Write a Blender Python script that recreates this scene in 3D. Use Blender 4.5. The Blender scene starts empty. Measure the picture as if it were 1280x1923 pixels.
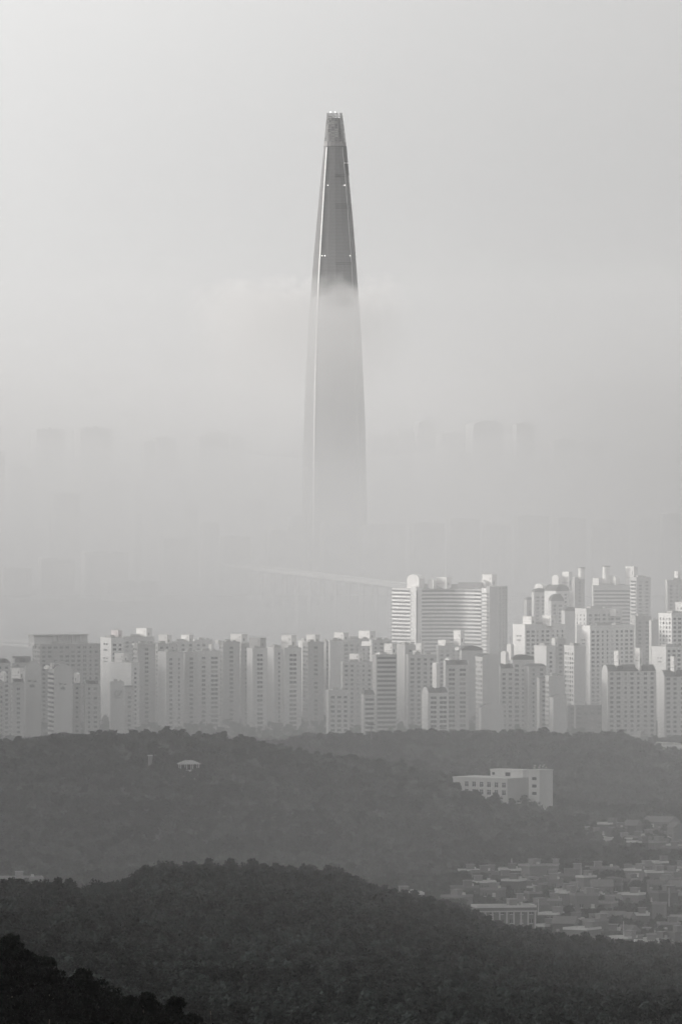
import bpy, math, random
import numpy as np
from mathutils import Vector, noise
random.seed(7); rng = np.random.default_rng(7)
sc = bpy.context.scene
C = sc.collection
K = 6e-5; H = 245.0; HR = 740.0           # angle per photo pixel, camera height, horizon row
PITCH = math.atan((961.5-HR)*K)

# ------------------------------------------------------------------ helpers
def pt(px, py, D):
    r = K*(px-640); u = K*(961.5-py); cp, sp = math.cos(PITCH), math.sin(PITCH)
    d = (r, cp+u*sp, -sp+u*cp)
    t = D/d[1]
    return Vector((d[0]*t, D, H+d[2]*t))
def zrow(row, D): return pt(640, row, D).z
def mat(name, col, rough=.8, metal=0., noise_amt=0., noise_scale=.05, emit=0., streak=False, spec=.3):
    m = bpy.data.materials.new(name); m.use_nodes = True
    nt = m.node_tree; b = nt.nodes['Principled BSDF']
    b.inputs['Base Color'].default_value = (*col, 1); b.inputs['Roughness'].default_value = rough
    b.inputs['Metallic'].default_value = metal
    b.inputs['Specular IOR Level'].default_value = spec
    if emit:
        b.inputs['Emission Color'].default_value = (1, .98, .95, 1); b.inputs['Emission Strength'].default_value = emit
    if noise_amt:
        tc = nt.nodes.new('ShaderNodeTexCoord'); mp = nt.nodes.new('ShaderNodeMapping')
        if streak: mp.inputs['Scale'].default_value = (1, 1, .12)
        n = nt.nodes.new('ShaderNodeTexNoise'); n.inputs['Scale'].default_value = noise_scale; n.inputs['Detail'].default_value = 4
        mr = nt.nodes.new('ShaderNodeMapRange'); mr.inputs['From Min'].default_value = .3; mr.inputs['From Max'].default_value = .7
        mr.inputs['To Min'].default_value = 1-noise_amt; mr.inputs['To Max'].default_value = 1+noise_amt
        mx = nt.nodes.new('ShaderNodeVectorMath'); mx.operation = 'SCALE'; mx.inputs[0].default_value = col
        nt.links.new(tc.outputs['Object'], mp.inputs[0]); nt.links.new(mp.outputs[0], n.inputs['Vector'])
        nt.links.new(n.outputs[0], mr.inputs['Value']); nt.links.new(mr.outputs[0], mx.inputs['Scale'])
        nt.links.new(mx.outputs[0], b.inputs['Base Color'])
    return m
class MB:
    def __init__(s): s.v = []; s.f = []; s.m = []
    def quad(s, a, b, c, d, mi=0):
        n = len(s.v); s.v += [tuple(a), tuple(b), tuple(c), tuple(d)]; s.f.append((n, n+1, n+2, n+3)); s.m.append(mi)
    def poly(s, pts, mi=0):
        n = len(s.v); s.v += [tuple(p) for p in pts]; s.f.append(tuple(range(n, n+len(pts)))); s.m.append(mi)
    def box(s, x0, x1, y0, y1, z0, z1, mi=0):
        n = len(s.v)
        s.v += [(x0,y0,z0),(x1,y0,z0),(x1,y1,z0),(x0,y1,z0),(x0,y0,z1),(x1,y0,z1),(x1,y1,z1),(x0,y1,z1)]
        for q in ((0,3,2,1),(4,5,6,7),(0,1,5,4),(1,2,6,5),(2,3,7,6),(3,0,4,7)):
            s.f.append(tuple(n+i for i in q)); s.m.append(mi)
    def prism(s, sec, a0, a1, axis='x', mi=0):
        """section of (t, z) points extruded along axis between a0 and a1"""
        def P(a, t, z): return (a, t, z) if axis == 'x' else (t, a, z)
        k = len(sec); n = len(s.v)
        s.v += [P(a0, t, z) for t, z in sec]+[P(a1, t, z) for t, z in sec]
        s.f.append(tuple(n+i for i in range(k))); s.m.append(mi)
        s.f.append(tuple(n+k+i for i in reversed(range(k)))); s.m.append(mi)
        for i in range(k):
            j = (i+1) % k; s.f.append((n+i, n+k+i, n+k+j, n+j)); s.m.append(mi)
    def tube(s, p, q, r0, r1=None, n=8, mi=0):
        r1 = r0 if r1 is None else r1
        p, q = Vector(p), Vector(q); d = (q-p).normalized()
        a = d.orthogonal().normalized(); b = d.cross(a); k = len(s.v)
        for c, r in ((p, r0), (q, r1)):
            for i in range(n):
                t = 2*math.pi*i/n; s.v.append(tuple(c+a*(r*math.cos(t))+b*(r*math.sin(t))))
        for i in range(n):
            j = (i+1) % n; s.f.append((k+i, k+j, k+n+j, k+n+i)); s.m.append(mi)
        s.f.append(tuple(k+i for i in reversed(range(n)))); s.f.append(tuple(k+n+i for i in range(n))); s.m += [mi, mi]
    def mesh(s, name, mats):
        me = bpy.data.meshes.new(name); me.from_pydata(s.v, [], s.f)
        for m in (mats if isinstance(mats, (list, tuple)) else [mats]): me.materials.append(m)
        me.polygons.foreach_set('material_index', s.m); me.update(); return me
def link(name, data, parent=None, loc=(0,0,0), scale=None, rz=0.):
    o = bpy.data.objects.new(name, data); C.objects.link(o); o.location = loc
    if scale: o.scale = scale
    if rz: o.rotation_euler = (0, 0, rz)
    if parent is not None: o.parent = parent
    return o
def build(mb, name, mats, parent=None, loc=(0,0,0), rz=0.): return link(name, mb.mesh(name, mats), parent, loc, None, rz)
def tag(o, label=None, cat=None, group=None, kind=None):
    if label: o['label'] = label
    if cat: o['category'] = cat
    if group: o['group'] = group
    if kind: o['kind'] = kind
    return o
def empty(name, loc, rz, label, cat, group=None):
    o = link(name, None, None, loc, None, rz); o.empty_display_size = 5
    return tag(o, label, cat, group)

# ------------------------------------------------------------------ materials
SH = {}
def paint(v):
    k = round(v*20)/20
    if k not in SH: SH[k] = mat('wall_paint_%02d' % int(k*100), (k*.86, k*.85, k*.83), .75, noise_amt=.10, noise_scale=.09, streak=True)
    return SH[k]
M_glass = mat('dark_window_glass', (.03,.032,.035), .25, spec=.5)
M_dark = mat('plain_window_glass', (.03,.032,.035), .25, spec=.5)  # one even dark glass, without the per-window tones
M_frame = mat('window_frame', (.42,.42,.41), .6)
M_roof = mat('dark_roof', (.07,.068,.066), .8, noise_amt=.2, noise_scale=.2)
M_conc = mat('concrete', (.3,.295,.285), .9, noise_amt=.15, noise_scale=.15)
M_white = mat('white_paint', (.66,.645,.625), .6, noise_amt=.05, noise_scale=.2)
M_pink = mat('pale_panel', (.64,.58,.57), .6, noise_amt=.05, noise_scale=.2)
M_mark = mat('painted_mark', (.12,.12,.12), .8)
M_metal = mat('mast_metal', (.12,.12,.12), .5, metal=.5)
M_bark = mat('bark', (.045,.038,.03), .9)
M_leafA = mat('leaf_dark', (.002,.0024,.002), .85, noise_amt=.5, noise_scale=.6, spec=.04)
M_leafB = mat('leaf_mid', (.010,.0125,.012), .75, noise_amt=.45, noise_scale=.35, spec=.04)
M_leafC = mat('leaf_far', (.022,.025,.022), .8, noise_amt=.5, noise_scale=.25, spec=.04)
M_ground = mat('ground_soil', (.012,.012,.011), .95, noise_amt=.4, noise_scale=.02)
M_rock = mat('rock', (.20,.19,.18), .9, noise_amt=.35, noise_scale=.4)
M_asph = mat('asphalt', (.16,.158,.15), .9, noise_amt=.15, noise_scale=.1)
nt = M_glass.node_tree; b = nt.nodes['Principled BSDF']; oi = nt.nodes.new('ShaderNodeObjectInfo'); cr = nt.nodes.new('ShaderNodeValToRGB'); cr.color_ramp.interpolation = 'CONSTANT'
cr.color_ramp.elements[0].color = (.025,.026,.028,1); cr.color_ramp.elements[1].position = .55; cr.color_ramp.elements[1].color = (.06,.06,.06,1)
e = cr.color_ramp.elements.new(.78); e.color = (.16,.155,.15,1); e = cr.color_ramp.elements.new(.92); e.color = (.3,.29,.28,1)
nt.links.new(oi.outputs['Random'], cr.inputs[0]); nt.links.new(cr.outputs[0], b.inputs['Base Color'])
def water_mat():
    m = mat('river_water', (.05,.055,.06), .08, spec=.6); nt = m.node_tree; b = nt.nodes['Principled BSDF']
    tc = nt.nodes.new('ShaderNodeTexCoord'); n = nt.nodes.new('ShaderNodeTexNoise'); n.inputs['Scale'].default_value = .08; n.inputs['Detail'].default_value = 5
    bp = nt.nodes.new('ShaderNodeBump'); bp.inputs['Strength'].default_value = .12; bp.inputs['Distance'].default_value = 1.
    nt.links.new(tc.outputs['Object'], n.inputs['Vector']); nt.links.new(n.outputs[0], bp.inputs['Height']); nt.links.new(bp.outputs[0], b.inputs['Normal'])
    return m

# ------------------------------------------------------------------ terrain
ST = [-3000,-600,0,150,300,450,600,750,850,950,1050,1150,1280,1900,4300]
def R(D, *rows):  # heights from the photo rows the ground reaches at distance D
    return (D, [zrow(r, D) for r in rows])
def Z(D, *z): return (D, list(z) if len(z) > 1 else [z[0]]*15)
TAB = [
 Z(0, 241), Z(60, 239), Z(200, 228),
 R(400, 2300,2300,2330,2350,2370,2400,2420,2440,2450,2450,2450,2450,2450,2450,2450),
 R(650, 1500,1650,1880,1945,1995,2060,2140,2200,2250,2250,2250,2250,2250,2250,2250),
 R(900, 2050,2050,2080,2120,2150,2200,2250,2250,2250,2250,2250,2250,2250,2250,2250),
 R(1300,2050,2050,2060,2060,2070,2080,2090,2100,2100,2100,2100,2100,2100,2100,2100),
 R(1600,1900,1920,1930,1940,1945,1950,1960,1965,1970,1970,1970,1970,1975,1980,1980),
 R(2000,1740,1760,1790,1800,1815,1815,1815,1830,1845,1865,1885,1900,1905,1910,1910),
 R(2400,1600,1660,1700,1706,1700,1695,1705,1738,1760,1795,1808,1822,1830,1830,1830),
 R(2700,1600,1690,1765,1750,1663,1659,1668,1708,1740,1785,1806,1818,1822,1822,1822),
 Z(2900, 90,70,52,52,60,60,58,67,67,62,59,59,59,60,60),
 Z(3200, 80,60,52,52,52,52,54,64,64,62,60,60,59,60,60),
 Z(3500, 90,60,53,53,53,53,53,54,54,54,55,56,57,62,70),
 R(3700,1300,1500,1560,1555,1550,1555,1560,1570,1580,1590,1600,1606,1610,1600,1500),
 R(4000,1200,1350,1425,1408,1402,1416,1450,1466,1490,1510,1535,1548,1545,1500,1400),
 R(4200,1200,1360,1430,1415,1410,1424,1450,1462,1486,1505,1520,1530,1530,1500,1400),
 R(4450,1250,1400,1445,1440,1440,1445,1450,1450,1455,1460,1460,1470,1490,1480,1400),
 R(4700,1300,1400,1440,1440,1440,1440,1409,1405,1403,1404,1405,1408,1452,1440,1400),
 Z(5000, 80,45,40,40,40,40,41,41,41,41,41,41,41,50,90),
 Z(5400, 60,40,33,33,33,33,33,33,33,33,33,33,33,45,80),
 Z(6200, 50,30,26,26,26,26,26,26,27,28,28,28,28,40,80),
 Z(7200, 20,16,16,16,14,14,14,16,22,24,24,24,24,30,60),
 Z(7500, 10,10,10,8,6,6,6,6,8,8,8,8,8,10,30),
 Z(7700, 9,9,9,5,-5,-6,-6,-6,-6,-6,-6,-6,-6,-6,10),
 Z(8500, 9,9,8,3,-6,-6,-6,-6,-6,-6,-6,-6,-6,-6,-6),
 Z(8750, -6),
 Z(9950, -6,-6,-6,-6,-6,-6,-6,-6,-6,-6,-6,-6,-6,-6,-6),
 Z(10120,7,7,7,6,-2,-6,-6,-6,-6,-6,-6,-6,-6,-6,-6),
 Z(10420,8,8,8,8,8,6,3,3,3,-6,-6,-6,-6,-6,-6),
 Z(10650,8), Z(12900,12), Z(14300, 90,100,112,108,118,122,132,160,168,165,172,160,150,120,90), Z(16000,40), Z(18000,25), Z(32000,60)]
TD = [t[0] for t in TAB]; TZ = np.array([t[1] for t in TAB])
def sstep(a, b, x):
    t = min(1., max(0., (x-a)/(b-a))); return t*t*(3-2*t)
def hz(x, y):
    px = 640+x/(K*max(y, 250.)); px = min(4299, max(-2999, px))
    i = 0
    while i < len(TD)-2 and TD[i+1] < y: i += 1
    t = min(1., max(0., (y-TD[i])/(TD[i+1]-TD[i])))
    t = t*.5+.5*t*t*(3-2*t)
    j = 0
    while j < len(ST)-2 and ST[j+1] < px: j += 1
    u = (px-ST[j])/(ST[j+1]-ST[j]); u = u*.4+.6*u*u*(3-2*u)
    z = (TZ[i][j]*(1-u)+TZ[i][j+1]*u)*(1-t)+(TZ[i+1][j]*(1-u)+TZ[i+1][j+1]*u)*t
    # unseen ridge east of the view, added to shade the tower bases
    edge = -x-.0384*y-260
    if edge > 0:
        m = sstep(0, 700, edge)*sstep(1400, 2600, y)*(1-sstep(5500, 6700, y))
        z += m*SHADE_RIDGE*(1+.12*noise.noise(Vector((x/400, y/400, 3))))
    am = 1.6 if 1200 < y < 4900 else .4
    if y > 300: z += am*noise.noise(Vector((x/40, y/60, 0)))
    return z
SHADE_RIDGE = 200.
def make_terrain():
    ys = np.unique(np.concatenate([np.linspace(-60,700,24), np.linspace(700,5200,150), np.linspace(5200,8900,60), np.linspace(8900,11000,40), np.linspace(11000,32000,30)]))
    ts = np.linspace(-1, 1, 281); ss = .2*ts+.8*ts**3
    v = []; f = []
    for y in ys:
        w = .26*max(y, 0)+400
        for s in ss: v.append((s*w, y, hz(s*w, y)))
    n = len(ss)
    for i in range(len(ys)-1):
        for j in range(n-1): a = i*n+j; f.append((a, a+1, a+n+1, a+n))
    me = bpy.data.meshes.new('ground'); me.from_pydata(v, [], f); me.materials.append(M_ground)
    me.polygons.foreach_set('use_smooth', [True]*len(f)); me.update()
    tag(link('ground', me), kind='structure')
make_terrain()
mb = MB(); mb.quad((-2600,7500,0),(2600,7500,0),(3200,10800,0),(-3200,10800,0))
tag(build(mb, 'river_water', water_mat()), kind='structure')

# ------------------------------------------------------------------ apartment blocks
def unit_window():
    m = MB(); m.box(-.5,.5,-.06,.1,0,1,0); m.box(-.5,.5,-.12,.1,-.12,0,1); m.box(-.03,.03,-.09,-.06,0,1,1)
    return m.mesh('window', [M_glass, M_frame])
def unit_box(name, ma):
    m = MB(); m.box(0,1,-1,0,0,1); return m.mesh(name, ma)
WIN = unit_window(); 
BALC = {}
def balc(v):
    k = round(v*10)/10
    if k not in BALC: BALC[k] = unit_box('balcony', paint(min(.85, k)))
    return BALC[k]
STRIP = unit_box('window', M_dark)
FLOOR = 2.85
def facade(root, side, W, Dp, zt, code, shade, lowz, cap, rnd):
    """side 'F': local y=0 face running along +x (width W); side 'L': local x=0 face running along +y"""
    hx, hy = root['_h']
    def place(t, z): return (t-hx, -hy, z) if side == 'F' else (-hx, t-hy, z)
    rz = 0 if side == 'F' else -math.pi/2
    out = []
    nfl = int(zt/FLOOR)
    if code in ('w', 'W', 'x'):
        pitch = {'w': 3.7, 'W': 5.2, 'x': 3.0}[code]
        n = max(1, int((W-1.2)/pitch)); st = (W-1.)/n
        ww = {'w': 1.9, 'W': 3.6, 'x': 1.5}[code]; wh = {'w': 1.45, 'W': 1.5, 'x': 1.3}[code]
        cols = []
        for i in range(n):
            k = rnd.random(); cols.append(ww*(.62 if k < .25 else 1.2 if k > .75 else 1.))
        for fl in range(nfl-1, -1, -1):
            for i in range(n):
                out.append((place(.5+st*(i+.5), fl*FLOOR+.95), (min(cols[i], st*.92), 1, wh), rz))
    elif code in ('b', 's'):
        for fl in range(nfl-1, -1, -1):
            z = fl*FLOOR
            if z < lowz: continue
            if side == 'F':
                link('balcony', balc(shade+.1), root, (-hx+.4, -hy, z), (W-.8, .7, 1.25))
                link('window', STRIP, root, (-hx+.8, -hy, z+1.3), (W-1.6, .05, 1.35))
            else:
                link('balcony', balc(shade+.1), root, (-hx, hy-.4, z), (W-.8, .7, 1.25), -math.pi/2)
                link('window', STRIP, root, (-hx, hy-.8, z+1.3), (W-1.6, .05, 1.35), -math.pi/2)
    return out
def flush_windows(root, wins, cap, lowz):
    wins = [w for w in wins if w[0][2] > 1]
    wins.sort(key=lambda w: -w[0][2])
    vis = [w for w in wins if w[0][2] >= lowz][:cap]; s = set(id(w) for w in vis)
    for loc, scl, rz in vis: link('window', WIN, root, loc, scl, rz)
    rest = [w for w in wins if id(w) not in s]
    if rest:
        m = MB()
        for (x, y, z), (w, d, h), rz in rest:
            if rz == 0: m.box(x-w/2, x+w/2, y-.06, y+.1, z, z+h, 0); m.box(x-w/2, x+w/2, y-.12, y+.1, z-.15, z, 1)
            else: m.box(x-.06, x+.1, y-w/2, y+w/2, z, z+h, 0); m.box(x-.12, x+.1, y-w/2, y+w/2, z-.15, z, 1)
        o = build(m, 'window', [M_glass, M_frame], root); o['kind'] = 'stuff'
def roof_house(root, x0, x1, top, D, zb, ma, style='flat', al=42):
    """a small penthouse standing on the roof, placed where its pixels say"""
    s = K*D; wpx = (x1-x0)*s; al = math.radians(al)
    a = .72*wpx/math.cos(al); b = .28*wpx/math.sin(al)+1.2
    c = pt(x0+.72*(x1-x0), top, D)
    ztop = c.z; w = Vector((c.x, c.y, zb))
    inv = root.matrix_basis.inverted(); p = inv @ w
    rzl = math.pi/2-al-root.rotation_euler.z
    m = MB(); h = ztop-zb
    if style == 'peak':
        m.prism([(0,0),(a,0),(a,h-a*.35),(a*.75,h-a*.12),(a/2,h),(a*.25,h-a*.12),(0,h-a*.35)], 0, b, 'x', 0)
        m.box(-.03,.12, a*.4, a*.6, .35*h, .6*h, 1)
    elif style == 'arc':
        sec = [(0,0),(a,0)]+[(a/2+a/2*math.cos(t), h-a*.3+a*.3*math.sin(t)) for t in np.linspace(0, math.pi, 9)]
        m.prism(sec, 0, b, 'x', 0)
    elif style == 'drum':
        m.tube((a/2,a/2,0),(a/2,a/2,h),a/2,n=20)
        m.tube((a/2,a/2,h),(a/2,a/2,h+.5),a/2+.5,n=20,mi=1)
    else:
        m.box(0,b,0,a,0,h-.35,0); m.box(-.25,b+.25,-.25,a+.25,h-.35,h,0)
        m.box(-.05,.1,.12*a,.2*a,.62*h,.78*h,1); m.box(-.05,.1,.05*a,.95*a,.44*h,.46*h,1)
        m.box(.3*b,.5*b,-.05,.1,.3*h,.55*h,1)
    o = build(m, 'roof_house', [ma, M_roof], root); o.location = p; o.rotation_euler = (0,0,rzl)
    if (int(x0*7+top)) % 3 == 0 and D < 7200:
        m = MB(); m.tube((b/2,a/2,h-.6),(b/2,a/2,h+4.5),.09,.05,n=5)
        for k in range(3): m.tube((b/2-.8+.15*k,a/2,h+2.8+k*.6),(b/2+.8-.15*k,a/2,h+2.8+k*.6),.05,n=4)
        build(m, 'aerial', M_metal, o)
    elif style == 'flat' and D < 7200 and int(x1+top) % 2:
        m = MB()
        for (xa,ya),(xb,yb) in (((0,0),(b,0)),((b,0),(b,a)),((b,a),(0,a)),((0,a),(0,0))):
            m.tube((xa,ya,h+.9),(xb,yb,h+.9),.06,n=4); m.tube((xa,ya,h-.1),(xa,ya,h+.9),.06,n=4)
        build(m, 'railing', M_metal, o)
    return o
def block(xl, xc, xr, top, D, fl, fr, roof, shade, label, boxes=(), a0=None, cap=100, lowrow=1400, peak=0, marks=None, marksL=(), group='apartment towers massed by the river', base=None, name='apartment_block', cat='apartment block'):
    rnd = random.Random(int(xc*7+top)); s = K*D
    wl, wr = max(.6, (xc-xl)*s), max(1., (xr-xc)*s)
    a = a0 if a0 else (13. if wl < 11 else wl/math.cos(math.radians(48)))
    al = math.acos(min(.995, wl/a)); a = wl/math.cos(al); b = wr/math.sin(al)
    Cn = pt(xc, top, D); x, y = Cn.x, Cn.y
    dR = Vector((math.sin(al), math.cos(al), 0)); dL = Vector((-math.cos(al), math.sin(al), 0))
    ctr = Vector((x, y, 0))+dR*(b/2)+dL*(a/2)
    zb = (min(hz(ctr.x, ctr.y), hz(x, y))-1.5) if base is None else base
    ztop = Cn.z-zb
    root = empty(name, (ctr.x, ctr.y, zb), math.pi/2-al, label, cat, group)
    bpy.context.evaluated_depsgraph_get  # (no-op reference)
    from mathutils import Matrix
    root.matrix_basis = Matrix.Translation((ctr.x, ctr.y, zb)) @ Matrix.Rotation(math.pi/2-al, 4, 'Z')
    hx, hy = b/2, a/2; root['_h'] = (hx, hy)
    wall = MB(); zt = ztop-(peak or 0)
    wall.box(-hx, hx, -hy, hy, 0, zt)
    # vertical ribs and stair shafts, proud of the wall
    if fr in ('w','W','x') and b > 9:
        n = max(1, int(b/9))
        for i in range(n+1):
            t = -hx+.25+(b-.9)*i/n
            wall.box(t, t+.4, -hy-.25, -hy-.002, 0, zt-.4)
    if roof == 'flat':
        wall.box(-hx-.15, hx+.15, -hy-.15, hy+.15, zt+.003, zt+1.1)
        ro = MB(); ro.box(-hx+.3, hx-.3, -hy+.3, hy-.3, zt+1.103, zt+1.2); ro.box(-hx*.5, hx*.1, -hy*.3, hy*.5, zt+1.2, zt+2.6); ro.box(hx*.4, hx*.7, -hy*.2, hy*.4, zt+1.2, zt+2.2)
        build(ro, 'roof', M_conc, root)
    elif roof == 'gx':     # ridge along the long facade: the gable shows on the left face
        p = peak or 3.5
        wall.prism([(-hy,zt+.003),(hy,zt+.003),(hy*.55,zt+p*.7),(0,zt+p),(-hy*.55,zt+p*.7)], -hx, -hx+.5)
        wall.prism([(-hy,zt+.003),(hy,zt+.003),(hy*.55,zt+p*.7),(0,zt+p),(-hy*.55,zt+p*.7)], hx-.5, hx)
        ro = MB(); ro.prism([(-hy-.3,zt),(hy+.3,zt),(hy*.5,zt+p*.66),(0,zt+p*.93),(-hy*.5,zt+p*.66)], -hx+.52, hx-.52)
        k = max(1, int(b/14))
        for i in range(k):
            t = -hx+(i+.5)*b/k; ro.box(t-1.6, t+1.6, -hy-.1, 0, zt+.1, zt+p*.8)
        build(ro, 'roof', M_roof, root)
    elif roof == 'gy':     # the gable faces the viewer
        p = peak or 3.
        sec = [(-hx,zt+.003),(hx,zt+.003),(hx*.8,zt+p*.45),(hx*.45,zt+p*.85),(0,zt+p),(-hx*.45,zt+p*.85),(-hx*.8,zt+p*.45)]
        wall.prism(sec, -hy, -hy+.5, 'y'); wall.prism(sec, hy-.5, hy, 'y')
        ro = MB(); ro.prism([(t*.97, zt+(z-zt)*.9) for t, z in sec], -hy+.52, hy+4, 'y'); build(ro, 'roof', M_roof, root)
    elif roof == 'arc':
        p = peak or 3.
        sec = [(-hx,zt+.003),(hx,zt+.003)]+[(hx*math.cos(t), zt+.1+p*math.sin(t)) for t in np.linspace(0,math.pi,11)]
        ro = MB(); ro.prism(sec, -hy, hy, 'y'); build(ro, 'roof', M_roof if D < 9000 else paint(shade), root)
    elif roof == 'hip':
        p = peak or 3.
        wall.box(-hx-.3, hx+.3, -hy-.3, hy+.3, zt+.003, zt+.5)
        ro = MB(); v = [(-hx,-hy,zt+.5),(hx,-hy,zt+.5),(hx,hy,zt+.5),(-hx,hy,zt+.5)]; u = [(x*.75, y*.55, zt+p) for x, y, _ in v]
        for i in range(4): j = (i+1) % 4; ro.quad(v[i], v[j], u[j], u[i])
        ro.quad(*u); build(ro, 'roof', M_roof, root)
    build(wall, 'wall', paint(shade), root)
    lowz = max(0, zrow(lowrow, D)-zb)
    wins = []
    if fl != 'p': wins += facade(root, 'L', a, 0, zt, fl, shade, lowz, cap, rnd)
    if fr != 'p': wins += facade(root, 'F', b, 0, zt, fr, shade, lowz, cap, rnd)
    flush_windows(root, wins, cap, lowz)
    for bx in boxes:
        x0, x1, tr = bx[:3]; st = bx[3] if len(bx) > 3 else 'flat'; ma = bx[4] if len(bx) > 4 else M_white
        roof_house(root, x0, x1, tr, D+a*.4, zb+zt, ma, st)
    if marks:
        for (mx, mrow, w, h, kind) in marks:
            q = root.matrix_basis.inverted() @ pt(mx, mrow, D); m = MB()
            w *= s; h *= s; y0 = -hy-.07
            if kind == 'two':     # two short painted lines
                for (u0, u1, v0, v1) in ((-.5,-.12,.25,.5),(-.02,.08,.3,.5),(.15,.5,.2,.42),(-.3,.3,-.5,-.15),(-.05,.12,-.12,.0)):
                    m = MB(); m.box(q.x+u0*w, q.x+u1*w, y0, y0+.05, q.z+v0*h, q.z+v1*h); build(m, 'wall_mark', M_mark, root)
                continue
            else:                 # an oval emblem with a slanted stroke and underline
                pts = [(q.x+.28*w*math.cos(t)-.12*w, q.z+.4*h*math.sin(t)+.12*h) for t in np.linspace(.6, 5.9, 14)]
                for (xa, za), (xb, zb2) in zip(pts, pts[1:]): m.tube((xa, y0, za), (xb, y0, zb2), .22, n=5)
                m.tube((q.x-.1*w, y0, q.z+.05*h), (q.x+.2*w, y0, q.z+.1*h), .2, n=5)
                m.tube((q.x+.12*w, y0, q.z-.2*h), (q.x+.42*w, y0, q.z+.5*h), .25, n=5)
                m.tube((q.x+.2*w, y0, q.z+.5*h), (q.x+.5*w, y0, q.z+.5*h), .25, n=5)
                u_ = MB(); u_.box(q.x-.45*w, q.x+.4*w, y0, y0+.05, q.z-.6*h, q.z-.5*h); build(u_, 'wall_mark', M_mark, root)
            build(m, 'wall_mark', M_mark, root)
    for (mx, mrow, w, h) in marksL:
        y = -hy+(xc-mx)*s/math.cos(al); z = zrow(mrow, D)-zb; w *= s/math.cos(al); h *= s; m = MB()
        for u0,u1,v0,v1 in ((-.45,-.1,.3,.55),(.1,.45,.3,.55)): m.box(-hx-.06, -hx+.02, y+u0*w, y+u1*w, z+v0*h, z+v1*h)
        build(m, 'window', M_glass, root)
        m = MB(); m.box(-hx-.05, -hx+.02, y-.4*w, y+.4*w, z-.5*h, z-.25*h); build(m, 'wall_mark', M_mark, root)
    del root['_h']
    return root
P = 'peak'
# left cluster
block(-60,-22,8,1275,5350,'w','w','hip',.45,'grey apartment block cut by the left edge with a small white peaked turret',[(1,10,1261,P)],peak=2)
block(20,24,46,1274,5300,'w','w','gx',.42,'narrow windowed apartment wing with dark roof behind the leftmost hill trees',[(22,44,1255)],peak=2,a0=9)
block(45,48,78,1252,5330,'p','p','gy',.5,'blank peaked gable wall with dark painted mark, left one of the two twins',marks=[(61,1284,16,14,'two')],a0=20)
block(-30,-8,20,1236,5500,'p','w','gx',.45,'low peaked roof block at the left edge behind the white turret',[(23,26,1237)],peak=3)
block(20,24,60,1232,5560,'p','w','gx',.4,'apartment block with two thin white chimneys beside the left cluster',[(35,38,1242)],peak=4)
block(90,102,136,1257,5300,'s','p','gy',.5,'blank peaked gable wall with sunlit balcony stack down its left side',[(83,92,1250,P),(95,99,1246)],marks=[(119,1289,14,12,'two')],a0=18)
block(136,138,152,1283,5330,'p','x','hip',.42,'slim recessed apartment wing topped by a pointed white dormer',[(139,148,1263,P)],peak=1.5,a0=8)
block(157,160,187,1277,5310,'p','w','gx',.42,'dark roofed windowed wing at the right end of the left cluster',peak=2.5,a0=10)
block(100,104,126,1241,5500,'p','w','gy',.42,'small peaked top showing above and behind the twin gables',peak=3,a0=12)
block(60,76,187,1213,5700,'w','w','flat',.35,'broad grey apartment slab with raised white band and long penthouse, far left',[(49,55,1213),(60,66,1207,P)],cap=100,a0=16)
# long penthouse volume and pale band on the slab
def on_slab():
    D = 5705; z0 = zrow(1213, D)+1.2; root = [o for o in C.objects if o.name.startswith('apartment_block') and o.type == 'EMPTY'][-1]
    inv = root.matrix_basis.inverted()
    p0 = inv @ pt(76, 1213, D); p1 = inv @ pt(182, 1213, D); W = p1.x-p0.x; y = p0.y
    m = MB(); h = zrow(1194, D)-z0
    m.prism([(y+2,p0.z+1.2),(y+14,p0.z+1.2),(y+14,p0.z+1.2+h),(y+4,p0.z+1.2+h)], p0.x-3, p0.x+W*.97)
    m.box(p0.x-4, p0.x+W*.97+.6, y+2.5, y+14.6, p0.z+1.21+h, p0.z+2+h)
    for i in range(7):
        t = p0.x+W*(.28+.09*i); m.box(t, t+.5, y+1.6, y+3.4, p0.z+1.2, p0.z+1.1+h)
    build(m, 'penthouse', paint(.45), root)
    b0 = inv @ pt(83, 1235, D); b1 = inv @ pt(169, 1216, D); m = MB()
    m.box(b0.x, b1.x, y-1.6, y-.15, b0.z, b1.z, 0)
    for r in (0, 1):
        for i in range(14):
            if i % 3 == 1: w = 2.6
            else: w = 1.2
            t = b0.x+(b1.x-b0.x)*(i+.6)/14.4; zz = b0.z+1.2+r*3
            m.box(t, t+w, y-1.66, y-1.6, zz, zz+1.3, 1)
    build(m, 'bay_storeys', [paint(.65), M_glass], root)
on_slab()
# centre left
block(188,209,232,1201,5800,'p','w','flat',.75,'tall white gable wall with dark lettering band under its roof edge',[(209,227,1184,'flat',M_pink)],marksL=[(198,1216,9,14),(198,1240,10,8)],a0=18)
block(203,247,262,1248,5600,'p','x','flat',.72,'short plain cream block standing before the tall white gable wall',[(215,239,1227)],a0=24,lowrow=1300)
block(205,208,233,1284,5400,'p','p','flat',.5,'low plain end wall bearing an oval emblem, left of centre',marks=[(222,1304,16,12,'gv')],a0=12)
block(231,234,252,1288,5450,'p','w','hip',.45,'low windowed wing joined to the emblem wall',a0=12,peak=1.5)
block(228,232,290,1199,6050,'p','w','flat',.5,'rear apartment slab with square white rooftop tower carrying an aerial',[(256,283,1180)],a0=12,lowrow=1260)
block(249,259,292,1212,5650,'w','W','flat',.45,'apartment tower with two sunlit white corner strips near its top',[(249,254,1208),(257,261,1209)],a0=13)
block(286,297,331,1212,5700,'w','x','flat',.5,'apartment block with bright ladder like balcony column at its left corner',[(298,320,1192)],a0=13)
block(296,312,345,1228,5600,'p','w','flat',.55,'apartment block with blank pale flank and dark recessed centre',a0=18)
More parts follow.
